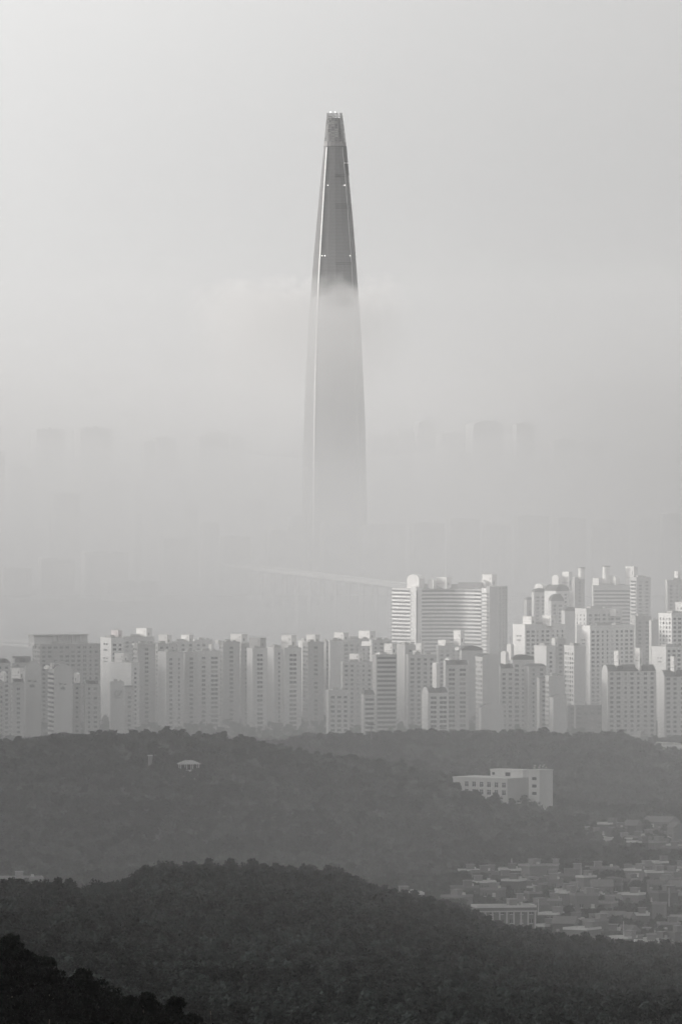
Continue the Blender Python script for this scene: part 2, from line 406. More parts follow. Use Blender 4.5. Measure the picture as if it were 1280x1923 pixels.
block(318,322,366,1208,5950,'p','w','flat',.55,'rear slab topped by a tall white lift house with pale beam',[(340,361,1192)],a0=12,lowrow=1270)
block(343,347,372,1227,5620,'p','W','flat',.52,'narrow block of wide paired windows beside the white lift house',a0=12)
block(365,371,414,1226,5650,'p','W','flat',.6,'pale block of bold paired windows in the middle of the left row',[(392,399,1210)],a0=14)
block(362,366,400,1205,6100,'p','w','flat',.6,'pale rear block with a thin roofline left of the bright corner tower',a0=12,lowrow=1260)
block(411,419,450,1209,5700,'w','W','flat',.45,'apartment tower with bright white corner post and shallow roof cap',[(404,412,1202),(413,419,1206),(433,462,1191)],a0=13)
block(446,453,470,1210,5720,'w','x','flat',.5,'slim balcony tower with a bright vertical fin near the row centre',[(449,455,1210)],a0=13)
block(463,474,502,1221,5600,'p','W','flat',.62,'apartment block with smooth sunlit left flank and grey rooftop box',[(468,497,1198,'flat',paint(.4))],a0=14)
block(502,514,534,1219,5650,'p','w','flat',.6,'apartment block edged by one long thin sunlit strip',a0=14)
block(531,534,566,1220,5600,'p','W','flat',.62,'apartment block with double column of large square windows',[(528,554,1193)],a0=12)
block(560,574,582,1207,5900,'p','x','flat',.6,'pale narrow block squeezed behind the double window column',a0=16)
block(568,578,608,1209,5700,'w','W','flat',.42,'dark fronted tower with white corner post and broad cream roof box',[(574,579,1206),(575,598,1192)],a0=13)
block(605,612,617,1208,5720,'p','w','flat',.5,'thin tower edge with dark window ladder and white top strip',[(607,612,1207)],a0=14)
block(616,619,645,1206,5800,'p','p','flat',.6,'plain blank faced tower below a white rooftop box',[(627,652,1188)],a0=14,lowrow=1320)
block(640,643,700,1203,6100,'p','w','flat',.5,'rear apartment slab carrying a tall rooftop tower with a mast',[(673,702,1185),(641,653,1214)],a0=12,lowrow=1260)
block(612,617,656,1300,5350,'p','w','flat',.55,'shorter apartment block standing in front below the blank faced tower',a0=10)
block(640,643,700,1247,5550,'p','x','flat',.5,'finely windowed apartment block topped by a two tier white box',[(656,680,1228)],a0=12)
block(678,683,704,1306,5400,'p','b','hip',.5,'low dark banded building left of the bigger banded block',a0=12)
block(699,706,745,1233,5500,'p','b','flat',.42,'grey building with strong horizontal balcony bands at the row centre',[(721,742,1209),(705,720,1226)],a0=12)
block(694,698,735,1205,6000,'p','w','flat',.5,'rear block under the two tier white penthouse box beside the curved complex',[(679,702,1212)],a0=12,lowrow=1250)
block(744,760,780,1214,5750,'p','w','flat',.5,'grey apartment block with slim sunlit fin right of the banded building',[(757,775,1206),(759,764,1216)],a0=18)
block(762,766,818,1233,5600,'p','w','flat',.48,'windowed apartment slab below a square white roof box',[(781,794,1208),(775,783,1222)],a0=12)
block(792,803,842,1290,5330,'p','W','gx',.6,'front apartment block with tall pointed white gable end right of centre',[(811,822,1244,'arc')],peak=3.5,a0=12)
block(832,836,880,1239,5450,'p','W','gx',.48,'dark roofed apartment block with white pointed turret in its corner',[(834,845,1235,P)],peak=3,a0=12)
block(818,822,880,1216,6000,'p','w','flat',.5,'rear slab with long pale roof rail below the curved complex',[(822,841,1202),(851,869,1184)],a0=12,lowrow=1260)
block(862,866,906,1213,5800,'p','p','arc',.45,'plain block with shallow curved dark roof under the curved complex',[(853,864,1215,'arc')],peak=3,a0=14,lowrow=1290)
block(893,905,937,1228,5400,'w','p','gy',.48,'plain wall with rounded gable and sunlit window strip at its left edge',peak=2,a0=18)
block(899,903,946,1320,5300,'p','p','gy',.5,'low rounded gable building standing in front of the plain wall',peak=3,a0=12)
block(932,938,965,1246,5450,'p','w','gx',.48,'dark roofed windowed block beside the rounded gable with white turret',[(940,952,1223,'arc')],peak=3,a0=12)
block(958,962,1003,1230,5550,'p','w','arc',.48,'apartment block with round dark roof and white attic box',[(951,962,1209,'arc')],peak=3,a0=12)
block(963,985,1062,1176,5900,'p','w','flat',.72,'wide apartment block with cream end wall and two white rooftop boxes',[(981,1003,1158),(1018,1040,1156)],marksL=[(974,1199,10,10)],a0=15,lowrow=1300)
block(984,992,1025,1247,5450,'p','w','hip',.45,'windowed block below the cream end wall with a dark hipped roof',peak=2,a0=12)
block(1003,1025,1042,1216,5650,'p','w','flat',.72,'apartment block showing a broad plain white end wall with stepped right side',[(1035,1044,1199)],a0=15)
block(1038,1042,1062,1203,5750,'p','w','flat',.42,'narrow grey block between the white end wall and ladder windowed block',a0=12)
block(1060,1077,1098,1216,5500,'w','p','flat',.6,'tall block with window ladder on its left and blank grey right wall',a0=17,lowrow=1330)
block(1008,1012,1040,1270,5380,'p','x','hip',.45,'low dark block with slanted roof right of the rounded gable',peak=1.5,a0=12)
block(1024,1030,1060,1273,5350,'w','p','flat',.5,'grey wall block with thin sunlit edge behind the small front gable',a0=14)
block(1032,1038,1063,1304,5300,'p','p','gy',.5,'small front gable building with blank wall below the ladder windowed block',peak=2,a0=12)
block(1062,1066,1132,1328,5500,'p','w','flat',.22,'long low dark building with flat roof between two front towers',a0=14)
# upper right groups
block(1080,1100,1168,1146,6300,'w','W','flat',.6,'upper right apartment block with bright windowed corner and twin white boxes',[(1102,1123,1160),(1138,1161,1156)],a0=15,lowrow=1300)
block(1083,1107,1192,1178,5900,'p','w','flat',.75,'wide apartment block with the brightest white end wall at right',marksL=[(1095,1206,7,9)],a0=15,lowrow=1330)
block(1186,1192,1222,1160,6200,'p','w','flat',.35,'dark tall slab rising behind the front right towers',a0=13,lowrow=1330)
block(1219,1222,1240,1169,6100,'p','p','flat',.5,'plain grey narrow tower near the right edge',a0=13,lowrow=1330)
block(1237,1260,1300,1155,5900,'w','w','flat',.7,'apartment block with bright window ladder face at the right edge',[(1244,1266,1201)],a0=16,lowrow=1300)
block(1224,1249,1290,1218,5700,'p','w','flat',.72,'lower white end wall just above the rightmost front tower',marksL=[(1238,1240,9,9)],boxes=[(1256,1269,1233)],a0=16,lowrow=1320)
block(1130,1140,1232,1248,5350,'p','w','gx',.55,'long front apartment tower with pointed white gable on its left end',[(1152,1163,1222),(1192,1203,1217)],peak=4,a0=12)
block(1235,1246,1300,1258,5320,'p','w','gx',.55,'rightmost front apartment tower with pointed white gable end',[(1258,1267,1233)],peak=4,a0=12)
block(1249,1252,1300,1092,6800,'p','w','flat',.45,'distant dark apartment tower cut by the right edge',[(1265,1275,1073)],a0=13,lowrow=1240,base=22)
block(1268,1290,1310,1134,6400,'w','w','flat',.65,'pale banded corner peeking in at the right edge',a0=13,lowrow=1240)
# hill top group
block(984,988,1002,1122,6900,'p','w','arc',.42,'faint round topped tower at the left of the misty hill group',a0=12,lowrow=1200,peak=2)
block(998,1002,1026,1105,6850,'p','w','arc',.48,'misty tower crowned by a white half round gable',[(1003,1024,1096,'arc')],a0=14,lowrow=1200,peak=3)
block(1022,1043,1068,1098,6800,'p','w','arc',.7,'misty tower with broad white peaked gable face',[(1036,1052,1080,'arc'),(1055,1072,1074)],a0=16,lowrow=1200,peak=5)
block(1030,1034,1058,1116,6650,'p','w','arc',.5,'faint domed tower in front of the white peaked gable',a0=14,lowrow=1200,peak=5)
block(1068,1078,1097,1090,6850,'p','w','flat',.42,'misty tower crowned by a small columned lantern',[(1083,1095,1067,'drum')],a0=12,lowrow=1200)
block(1054,1060,1082,1140,6600,'p','p','arc',.5,'pale plain round shouldered tower below the lantern tower',a0=14,lowrow=1240,peak=3)
def wedge():
    r = block(1112,1113,1184,1102,7000,'p','b','flat',.5,'misty banded apartment slab crowned by domes and gabled penthouses',[(1112,1128,1086),(1128,1142,1064,'drum'),(1140,1161,1081,'arc'),(1174,1195,1064)],a0=12,lowrow=1200,base=22)
    return r
wedge()
block(1184,1194,1221,1087,6950,'s','w','flat',.5,'misty dark flank tower joined to the domed banded slab',a0=12,lowrow=1240,base=22)

# curved balcony complex
def curved():
    D = 6700; zb = 20.
    root = empty('apartment_complex', (pt(835,1105,D).x, D, zb), 0, 'large pale apartment complex with a concave banded front and gabled roof houses', 'apartment block', 'apartment towers massed by the river')
    ox = root.location.x
    ztop = zrow(1105, D)-zb
    def q(px, dy): return (pt(px, 1105, D).x-ox, dy)
    fl = int(ztop/2.85)
    # left wing, canted towards the sun
    wings = {'left_wing': [q(736,22), q(770,4)], 'end_pier': [q(770,4), q(781,0)],}
    path = [q(792,6), q(812,9), q(832,10), q(852,8), q(872,2), q(890,-6), q(903,-14)]
    def strip_wall(name, pts, zt, ma, depth=12):
        m = MB()
        for (xa, ya), (xb, yb) in zip(pts, pts[1:]):
            n = len(m.v)
            m.v += [(xa,ya,0),(xb,yb,0),(xb,yb+depth,0),(xa,ya+depth,0),(xa,ya,zt),(xb,yb,zt),(xb,yb+depth,zt),(xa,ya+depth,zt)]
            for f in ((4,5,6,7),(0,1,5,4),(1,2,6,5),(2,3,7,6),(3,0,4,7)): m.f.append(tuple(n+i for i in f)); m.m.append(0)
        return build(m, name, ma, root)
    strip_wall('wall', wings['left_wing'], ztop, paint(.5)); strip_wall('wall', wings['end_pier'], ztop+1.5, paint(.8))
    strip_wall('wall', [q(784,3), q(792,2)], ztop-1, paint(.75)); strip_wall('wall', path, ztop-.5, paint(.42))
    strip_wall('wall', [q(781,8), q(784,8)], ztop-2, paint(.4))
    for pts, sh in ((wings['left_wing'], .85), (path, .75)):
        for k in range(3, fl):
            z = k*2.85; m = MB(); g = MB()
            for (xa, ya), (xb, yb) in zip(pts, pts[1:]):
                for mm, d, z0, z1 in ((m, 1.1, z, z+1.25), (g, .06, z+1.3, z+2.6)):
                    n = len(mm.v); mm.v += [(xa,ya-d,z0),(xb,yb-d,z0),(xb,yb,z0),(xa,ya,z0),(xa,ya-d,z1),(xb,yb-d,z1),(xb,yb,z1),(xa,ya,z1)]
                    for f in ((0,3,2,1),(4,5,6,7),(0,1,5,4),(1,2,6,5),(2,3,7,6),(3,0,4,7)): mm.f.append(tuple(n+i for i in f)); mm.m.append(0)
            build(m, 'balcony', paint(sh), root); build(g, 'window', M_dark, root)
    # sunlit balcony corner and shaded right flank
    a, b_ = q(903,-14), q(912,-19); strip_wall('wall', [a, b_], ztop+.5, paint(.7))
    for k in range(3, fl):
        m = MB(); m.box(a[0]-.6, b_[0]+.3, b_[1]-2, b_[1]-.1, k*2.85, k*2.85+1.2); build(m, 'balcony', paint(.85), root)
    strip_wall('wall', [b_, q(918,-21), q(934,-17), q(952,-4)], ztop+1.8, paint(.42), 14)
    m = MB()
    # window column on the flank
    (xa, ya), (xb, yb) = q(934,-17), q(952,-4)
    for k in range(3, fl+1):
        for t in (.2, .55, .85):
            x = xa+(xb-xa)*t; y = ya+(yb-ya)*t; dx = .9
            w = MB(); w.box(-dx, dx, -.08, .1, 0, 1.3)
            build(w, 'window', M_dark, root, (x, y, k*2.85+.9), math.atan2(yb-ya, xb-xa))
    rm = MB(); pz = [q(p, 0)[0] for p in (860,905)]
    rm.prism([(2,ztop),(14,ztop),(8,ztop+4.5)], pz[0], pz[1]); rm.prism([(8,ztop-.4),(20,ztop-.4),(14,ztop+3)], q(795,0)[0], pz[0]-.1)
    build(rm, 'roof', mat('grey_tiles', (.25,.24,.235), .8), root)
    for x0, x1, tr, stl in ((764,795,1079,'arc'),(803,817,1087,'arc'),(819,845,1084,'flat'),(868,888,1096,P),(899,915,1089,P),(905,930,1079,'flat')):
        roof_house(root, x0, x1, tr, D+6, zb+ztop-.5, M_white, stl)
curved()

# low building with colonnade at the right edge
def colonnade():
    D = 4850
    root = block(1210,1240,1300,1405,D,'p','p','flat',.45,'low pale hall with slim columns along its left side at the right edge',a0=26,group=None,name='hall_building',cat='hall',base=zrow(1442,D)-3)
    inv = root.matrix_basis.inverted(); p = inv @ pt(1240,1405,D); q = inv @ pt(1211,1405,D)
    zt = p.z
    for i in range(9):
        m = MB(); y = p.y+(i+.5)*26/9.3; m.box(p.x-.8, p.x-.3, y-.3, y+.3, 0, zt-.5); build(m, 'column', paint(.7), root)
    m = MB(); m.box(p.x-1, p.x+.3, p.y-.5, p.y+26, zt-.1, zt+.9); m.box(p.x, p.x+20, p.y-.6, p.y-.2, zt-.1, zt+.9); build(m, 'cornice', paint(.65), root)
colonnade()

# ------------------------------------------------------------------ school on the wooded hill
def school():
    D = 3950; s = K*D; al = math.radians(40)
    c = pt(952,1462,D); zb = zrow(1516,D)
    root = empty('school_building', (c.x, c.y, zb), math.pi/2-al, 'white flat roofed school with two rows of square windows on the wooded hill', 'school')
    from mathutils import Matrix
    inv = (Matrix.Translation((c.x,c.y,zb)) @ Matrix.Rotation(math.pi/2-al,4,'Z')).inverted()
    def sec(xl, xc, xr, top, bot, dy, name, sh, cap=True):
        p = inv @ pt(xc, top, D+dy); q = inv @ pt(xc, bot, D+dy); k = (D+dy)*K
        a = (xc-xl)*k/math.cos(al); b = (xr-xc)*k/math.sin(al); m = MB()
        m.box(p.x, p.x+b, p.y, p.y+a, q.z, p.z-.6); m.box(p.x-.2, p.x+b+.2, p.y-.2, p.y+a+.2, p.z-.597, p.z)
        o = build(m, name, paint(sh), root)
        m = MB(); m.box(p.x+.2, p.x+b-.2, p.y+.2, p.y+a-.2, p.z+.003, p.z+.09); build(m, 'roof', M_conc, root)
        return p, a, b
    def win(x, y, z, w, h, cross=True):
        o = MB(); o.box(x-.05, x+.1, y, y+w, z, z+h); g = build(o, 'window', M_dark, root)
        f = MB()
        for y0,y1,z0,z1 in ((y-.14,y-.003,z-.14,z+h+.14),(y+w+.003,y+w+.14,z-.14,z+h+.14),(y,y+w,z-.14,z-.003),(y,y+w,z+h+.003,z+h+.14)): f.box(x-.12, x+.1, y0, y1, z0, z1)
        if cross: f.box(x-.09, x-.052, y+w/2-.06, y+w/2+.06, z, z+h); f.box(x-.1, x-.053, y, y+w, z+h*.62, z+h*.62+.1)
        build(f, 'window_frame', M_frame, g)
    p, a, b = sec(851, 952, 996, 1462, 1520, 0, 'wall', .42)
    for r_ in range(2):
        for i in range(6): win(p.x, p.y+.9+i*(a*.82/6), p.z-4.1-r_*3.4, 2.15, 2.2)
    p, a, b = sec(921, 981, 1000, 1446, 1470, 11, 'upper_storey', .5)
    win(p.x, p.y+a*.38, p.z-3., 3., 1.7, False); win(p.x, p.y+a*.86, p.z-2.6, 1.6, 1.2, False)
    m = MB(); m.box(p.x-.06, p.x+.1, p.y+a*.74, p.y+a*.8, p.z-4.6, p.z-2.); build(m, 'door', M_frame, root)
    p, a, b = sec(992, 1012, 1038, 1446, 1530, -3, 'stair_tower', .42)
    for r_ in range(3): win(p.x, p.y+a*.25, p.z-4.6-r_*3.3, a*.42, 1.4, False)
    rnd = random.Random(5)
    for i in range(8):
        m = MB(); t = p.x+.5+rnd.random()*(b-1); u = p.y+.5+rnd.random()*(a-1); hh = .6+rnd.random()*1.3; z = p.z+.09
        m.tube((t,u,z),(t,u,z+hh),.1,n=6); m.tube((t-.3,u,z+hh),(t+.3,u,z+hh),.28,n=6); build(m, 'roof_vent', M_conc, root)
school()

# ------------------------------------------------------------------ landmark tower
def tower():
    D = 10700.; s = K*D; cx = pt(627,1000,D).x; zb = hz(cx, D)
    root = empty('skyscraper', (cx, D, zb), 0, 'very tall tapering glass skyscraper rising through the fog bank', 'skyscraper')
    #      row   L      sL     sR     R
    prof = [(212,614,616.5,638,641.5),(240,611.5,615.5,640.5,645.5),(267,609,614.6,642,648.5),(275,608.3,614.2,642.6,649.5),(305,605.2,612.2,645,652),
            (346,601.2,609.5,648.5,655.5),(400,596.3,606.2,652.3,660.6),(487,588.2,601,658.6,667.8),(529,585.2,598.7,661,671),(620,578.5,594.8,664.5,677.5),
            (717,573.8,592,667.5,682),(800,570.6,590.5,670,685.5),(950,568,589,673,688.5),(1100,567,588,674,690)]
    def at(row):
        for i in range(len(prof)-1):
            if row <= prof[i+1][0]: break
        t = (row-prof[i][0])/(prof[i+1][0]-prof[i][0]); return [prof[i][k]*(1-t)+prof[i+1][k]*t for k in range(1,5)]
    def ring(row, infl=0., z=None):
        L, sl, sr, Rr = [pt(v, row, D).x-cx for v in at(row)]
        z = zrow(row, D)-zb if z is None else z
        w = Rr-L; c = (L+Rr)/2
        pts = [(sl,-.5*w),(sl+.25*(sr-sl),-.53*w),(sl+.5*(sr-sl),-.54*w),(sl+.75*(sr-sl),-.53*w),(sr,-.5*w),
               (sr+(Rr-sr)*.6,-.40*w),(Rr,-.22*w),(Rr+.0*w,.1*w),(Rr-.08*w,.42*w),(c+.2*w,.5*w),(c-.2*w,.5*w),(L+.06*w,.42*w),(L,.15*w),(L+(sl-L)*.35,-.18*w)]
        out = []
        for x, y in pts:
            x = c+(x-c)*(1+infl*2/w); y = y*(1+infl*2/w); out.append((x, y, z))
        return out
    def loft(rows, ma, name, infl=0., capt=True):
        m = MB(); rs = [ring(r, infl) for r in rows]; n = len(rs[0])
        for r in rs: m.v += r
        for i in range(len(rs)-1):
            for j in range(n): k = (j+1) % n; m.f.append((i*n+j, i*n+k, (i+1)*n+k, (i+1)*n+j)); m.m.append(0)
        if capt: m.f.append(tuple(range(n))); m.m.append(0)
        m.f.append(tuple((len(rs)-1)*n+i for i in range(n))); m.m.append(0)
        return build(m, name, ma, root)
    # curtain wall with floor lines
    g = mat('tower_curtain_wall', (.11,.11,.113), .6, spec=.12); nt = g.node_tree; b = nt.nodes['Principled BSDF']
    tc = nt.nodes.new('ShaderNodeTexCoord'); w = nt.nodes.new('ShaderNodeTexWave'); w.bands_direction = 'Z'; w.inputs['Scale'].default_value = .075; w.inputs['Distortion'].default_value = 0
    n1 = nt.nodes.new('ShaderNodeTexNoise'); n1.inputs['Scale'].default_value = .03; ad = nt.nodes.new('ShaderNodeMath'); ad.operation = 'ADD'
    mr = nt.nodes.new('ShaderNodeMapRange'); mr.inputs['From Max'].default_value = 2; mr.inputs['To Min'].default_value = .095; mr.inputs['To Max'].default_value = .125
    nt.links.new(tc.outputs['Object'], w.inputs['Vector']); nt.links.new(tc.outputs['Object'], n1.inputs['Vector'])
    nt.links.new(w.outputs['Fac'], ad.inputs[0]); nt.links.new(n1.outputs[0], ad.inputs[1]); nt.links.new(ad.outputs[0], mr.inputs['Value']); nt.links.new(mr.outputs[0], b.inputs['Base Color'])
    rows = [275]+list(range(290,1100,30))+[1100]
    loft(rows, g, 'curtain_wall')
    loft([267,274.9], mat('tower_belt', (.17,.167,.165), .6, spec=.1), 'belt', .4)
    dk = mat('tower_louvre', (.045,.045,.047), .6)
    loft([274.6,276.2], dk, 'louvre_band', .7)
    for r0 in (328,331.5,383,387,391,493,496.5):
        m = MB(); A = ring(r0, .35); B = ring(r0+1.4, .35)
        m.quad(A[2], A[4], B[4], B[2]); o = build(m, 'louvre_band', dk, root)
        sol = o.modifiers.new('t', 'SOLIDIFY'); sol.thickness = .5
    # bright seams
    sm = mat('seam_cladding', (.9,.89,.87), .3, metal=0, spec=.6)
    def seam(idx, r0, r1, rad, ma, off=.5):
        m = MB(); pp = [Vector(ring(r, off)[idx]) for r in np.linspace(r0, r1, 24)]
        for p, q in zip(pp, pp[1:]): m.tube(p, q, rad, n=6)
        build(m, 'seam', ma, root)
    seam(0, 277, 1090, .75, sm); seam(4, 277, 1090, .35, mat('seam_grey', (.3,.3,.3), .4))
    seam(6, 214, 480, .35, sm, .3)
    # dark recessed right edge near the top
    m = MB(); A = ring(275,.3); B = ring(330,.3)
    m.quad(Vector(A[4])+Vector((.8,0,0)), A[6], B[6], Vector(B[4])+Vector((4.2,0,0))); o = build(m, 'louvre_band', dk, root); o.modifiers.new('t','SOLIDIFY').thickness = .4
    m = MB(); A = ring(306,.6); B = ring(307.5,.6); m.quad(A[4], A[6], B[6], B[4]); o = build(m, 'belt', sm, root); o.modifiers.new('t','SOLIDIFY').thickness = .8
    # lattice crown: core, storey slabs, posts and braces, split by a gap at right of centre
    loft([222,267], mat('crown_core', (.13,.13,.13), .5), 'crown_core', -2.2)
    lat = mat('crown_lattice', (.2,.2,.2), .4)
    m = MB()
    for r in np.linspace(214, 266, 14):
        pr = ring(r, 0.); n = len(pr)
        for i in range(n):
            if i == 3 and r < 244: continue
            m.tube(pr[i], pr[(i+1) % n], .42 if int(r*7) % 2 else .3, n=5)
    build(m, 'crown_rails', lat, root)
    m = MB()
    for k in range(14):
        pp = [Vector(ring(r, 0.)[k]) for r in (212, 240, 267)]
        for p, q in zip(pp, pp[1:]): m.tube(p, q, .38, n=5)
        if k != 3:
            rr = np.linspace(213, 266, 7)
            for i in range(6):
                A = ring(rr[i]); B = ring(rr[i+1]); a_, b_ = (k, (k+1) % 14) if i % 2 else ((k+1) % 14, k)
                m.tube(A[a_], B[b_], .24, n=4)
    build(m, 'crown_braces', lat, root)
    rnd = random.Random(3); m = MB()
    for i in range(46):     # glazing panels between the braces
        r = 216+48*rnd.random(); A = ring(r, -.5); B = ring(r+2.6, -.5); k = rnd.choice([0,1,1,2,2,4,5,13])
        m.quad(A[k], A[(k+1) % 14], B[(k+1) % 14], B[k])
    build(m, 'crown_panels', mat('crown_panel', (.32,.315,.31), .3), root)
    # aviation lights
    lm = mat('beacon_lamp', (.9,.9,.9), .4, emit=1.5)
    bm = MB()
    n = len(bm.v)
    for i in range(6): pass
    def beacon(px, row):
        m = MB(); p = pt(px, row, D); L, sl, sr, Rr = [pt(v, row, D).x for v in at(row)]
        w = Rr-L; y = -.56*w if sl-1 < p.x < sr+1 else -.5*w
        q_ = MB(); q_.tube((p.x-cx, y, p.z-zb-.35), (p.x-cx, y, p.z-zb+.35), .3, .3, n=8)
        m.tube((p.x-cx, y, p.z-zb-.6), (p.x-cx, y+2.5, p.z-zb-.6), .2, n=5); bo = build(m, 'beacon', M_metal, root); build(q_, 'lamp', lm, bo)
    for px, row in ((615.5,348.5),(646.8,348.5),(604.6,481),(609.8,481),(656.8,481),(605.2,619),(668,619),(595.6,720),(603.2,720),(676.6,720),(620.5,211),(629,211)): beacon(px, row)
tower()

# ------------------------------------------------------------------ far city in the fog
def far_city():
    L = [(-20,10,850,11300),(57,122,808,12300),(138,212,806,12200),(92,150,930,10900),(150,163,885,11200),(160,235,905,11600),(253,267,905,11000),(266,292,832,11900),(286,332,824,12000),
         (330,372,905,11500),(368,400,822,12100),(388,428,815,12200),(428,460,824,12300),(345,372,955,10900),(455,512,885,12000),(508,545,852,12300),(545,574,848,12350),(470,500,940,11200),
         (690,745,821,12300),(742,778,812,12600),(775,818,790,12900),(818,874,816,12500),(874,945,790,12200),(962,1002,798,12000),(940,968,888,11500),(1004,1030,836,12500),(1030,1082,828,12100),(1088,1135,832,12200),
         (1140,1190,858,12400),(1195,1240,848,12500),(1242,1300,862,12300),(1060,1110,900,11700),(820,860,900,11800),(700,740,905,11500)]
    L += [(15,60,880,11700),(118,146,862,12700),(205,262,872,12650),(300,345,868,12600),(490,520,905,11650),(560,600,890,11950),(655,700,862,12350),(735,775,862,11900),(845,885,852,12000),(920,965,868,12650),(985,1030,872,12100),(1120,1165,888,11800),(1180,1230,905,11600),(1240,1290,895,11700)]
    ords = 'first second third fourth fifth sixth seventh eighth ninth tenth eleventh twelfth thirteenth fourteenth fifteenth sixteenth seventeenth eighteenth nineteenth twentieth twenty-first twenty-second twenty-third twenty-fourth twenty-fifth twenty-sixth twenty-seventh twenty-eighth twenty-ninth thirtieth'.split()
    Ls = sorted(L, key=lambda t: t[0]+t[1]); nl = sum(1 for t in Ls if (t[0]+t[1])/2 < 627)
    for i, (x0, x1, row, D) in enumerate(Ls):
        left = i < nl; k = i if left else i-nl
        side = ('left', 'left edge') if left else ('right', 'skyscraper')
        pre = 'wide' if x1-x0 > 50 else 'slim' if x1-x0 < 20 else 'tall'
        lab = f'{pre} fog veiled tower far beyond the river, {ords[k]} from the left edge' if left else f'{pre} fog veiled tower far beyond the river, {ords[k]} to the right of the skyscraper'
        dome = (x0, row) in ((874,790),(775,790))
        r = block(x0, x0+(x1-x0)*.2, x1, row, D, 'p', 'p', 'arc' if dome else 'flat', .35 if x1-x0 > 20 else .75, lab, [] if dome else [(x0+(x1-x0)*.35, x0+(x1-x0)*.6, row-6, 'flat', paint(.45))], a0=30, group='fog veiled towers across the river', peak=8 if dome else 0, base=6)
    # long mid rise row near the far bank
    X = [(500,560,1000),(540,585,972),(600,672,985),(676,722,992),(690,760,988),(770,835,985),(838,900,978),(905,960,988),(935,948,990),(965,1030,972),(1040,1100,975),(1112,1126,985),(1110,1180,980),(1188,1238,978),(1238,1300,968),
         (300,372,1015),(378,412,985),(413,470,1010),(5,60,1070),(70,140,1052),(150,240,1040),(190,300,1095)]
    X.sort(key=lambda t: t[0]+t[1])
    for i, (x0, x1, row) in enumerate(X):
        D = 10560+(i % 3)*60 if x0 > 270 else 10250+(i % 3)*40
        o = ords[i]
        r = block(x0, x0+(x1-x0)*.12, x1, row, D, 'p', 'b' if i % 4 == 1 else 'p', 'flat', .3+.1*(i % 3), f'faint mid rise housing block on the far river bank, {o} from the left', [(x0+4, x0+14, row-5), (x0+(x1-x0)*.6, x0+(x1-x0)*.6+9, row-4)], a0=16, group='mid rise blocks on the far river bank', base=5, lowrow=1060)
far_city()

# ------------------------------------------------------------------ bridge
def bridge():
    A = pt(800,1106,9250); B = pt(440,1062,10500); zd = 43.
    A.z = B.z = 0; d = (B-A); Ln = d.length; rz = math.atan2(d.y, d.x)
    root = empty('bridge', (A.x, A.y, 0), rz, 'long pale road bridge crossing the foggy river on concrete piers', 'bridge')
    m = MB(); m.box(0, Ln, -12, 12, zd-2, zd); build(m, 'deck', paint(.45), root)
    for y in (-12.4, 12.003):
        m = MB(); m.box(0, Ln, y, y+.4, zd-.5, zd+1.6); build(m, 'railing', paint(.5), root)
    n = int(Ln/85)
    for i in range(n+1):
        x = 10+i*85; m = MB(); m.box(x-2, x+2, -10, 10, zd-5, zd-2.003)
        for y in (-6, 6): m.tube((x, y, -4), (x, y, zd-5), 1.7, n=12)
        build(m, 'pier', paint(.5), root)
    for i in range(12):
        x = 20+i*Ln/12; m = MB(); m.tube((x, 11.5, zd), (x, 11.5, zd+10), .25, .12, n=6); m.tube((x, 11.5, zd+10), (x, 9, zd+10.4), .12, n=6); build(m, 'lamp_post', M_metal, root)
bridge()
# riverside expressway seen behind the left cluster
def expressway():
    m = MB(); pts = [(-400,1200,8350),(-60,1206,8300),(60,1219,8150),(160,1232,8000)]
    P_ = [pt(*p) for p in pts]
    for k, (off, w, zt) in enumerate(((0,14,14.),(34,10,17.),(70,10,12.))):
        for a, b in zip(P_, P_[1:]):
            n = len(m.v); y0, y1 = off, off+w*2
            m.v += [(a.x,a.y+y0,zt-2),(b.x,b.y+y0,zt-2),(b.x,b.y+y1,zt-2),(a.x,a.y+y1,zt-2),(a.x,a.y+y0,zt),(b.x,b.y+y0,zt),(b.x,b.y+y1,zt),(a.x,a.y+y1,zt)]
            for f in ((0,3,2,1),(4,5,6,7),(0,1,5,4),(2,3,7,6)): m.f.append(tuple(n+i for i in f)); m.m.append(0)
    tag(build(m, 'riverside_road', paint(.45)), kind='structure')
expressway()

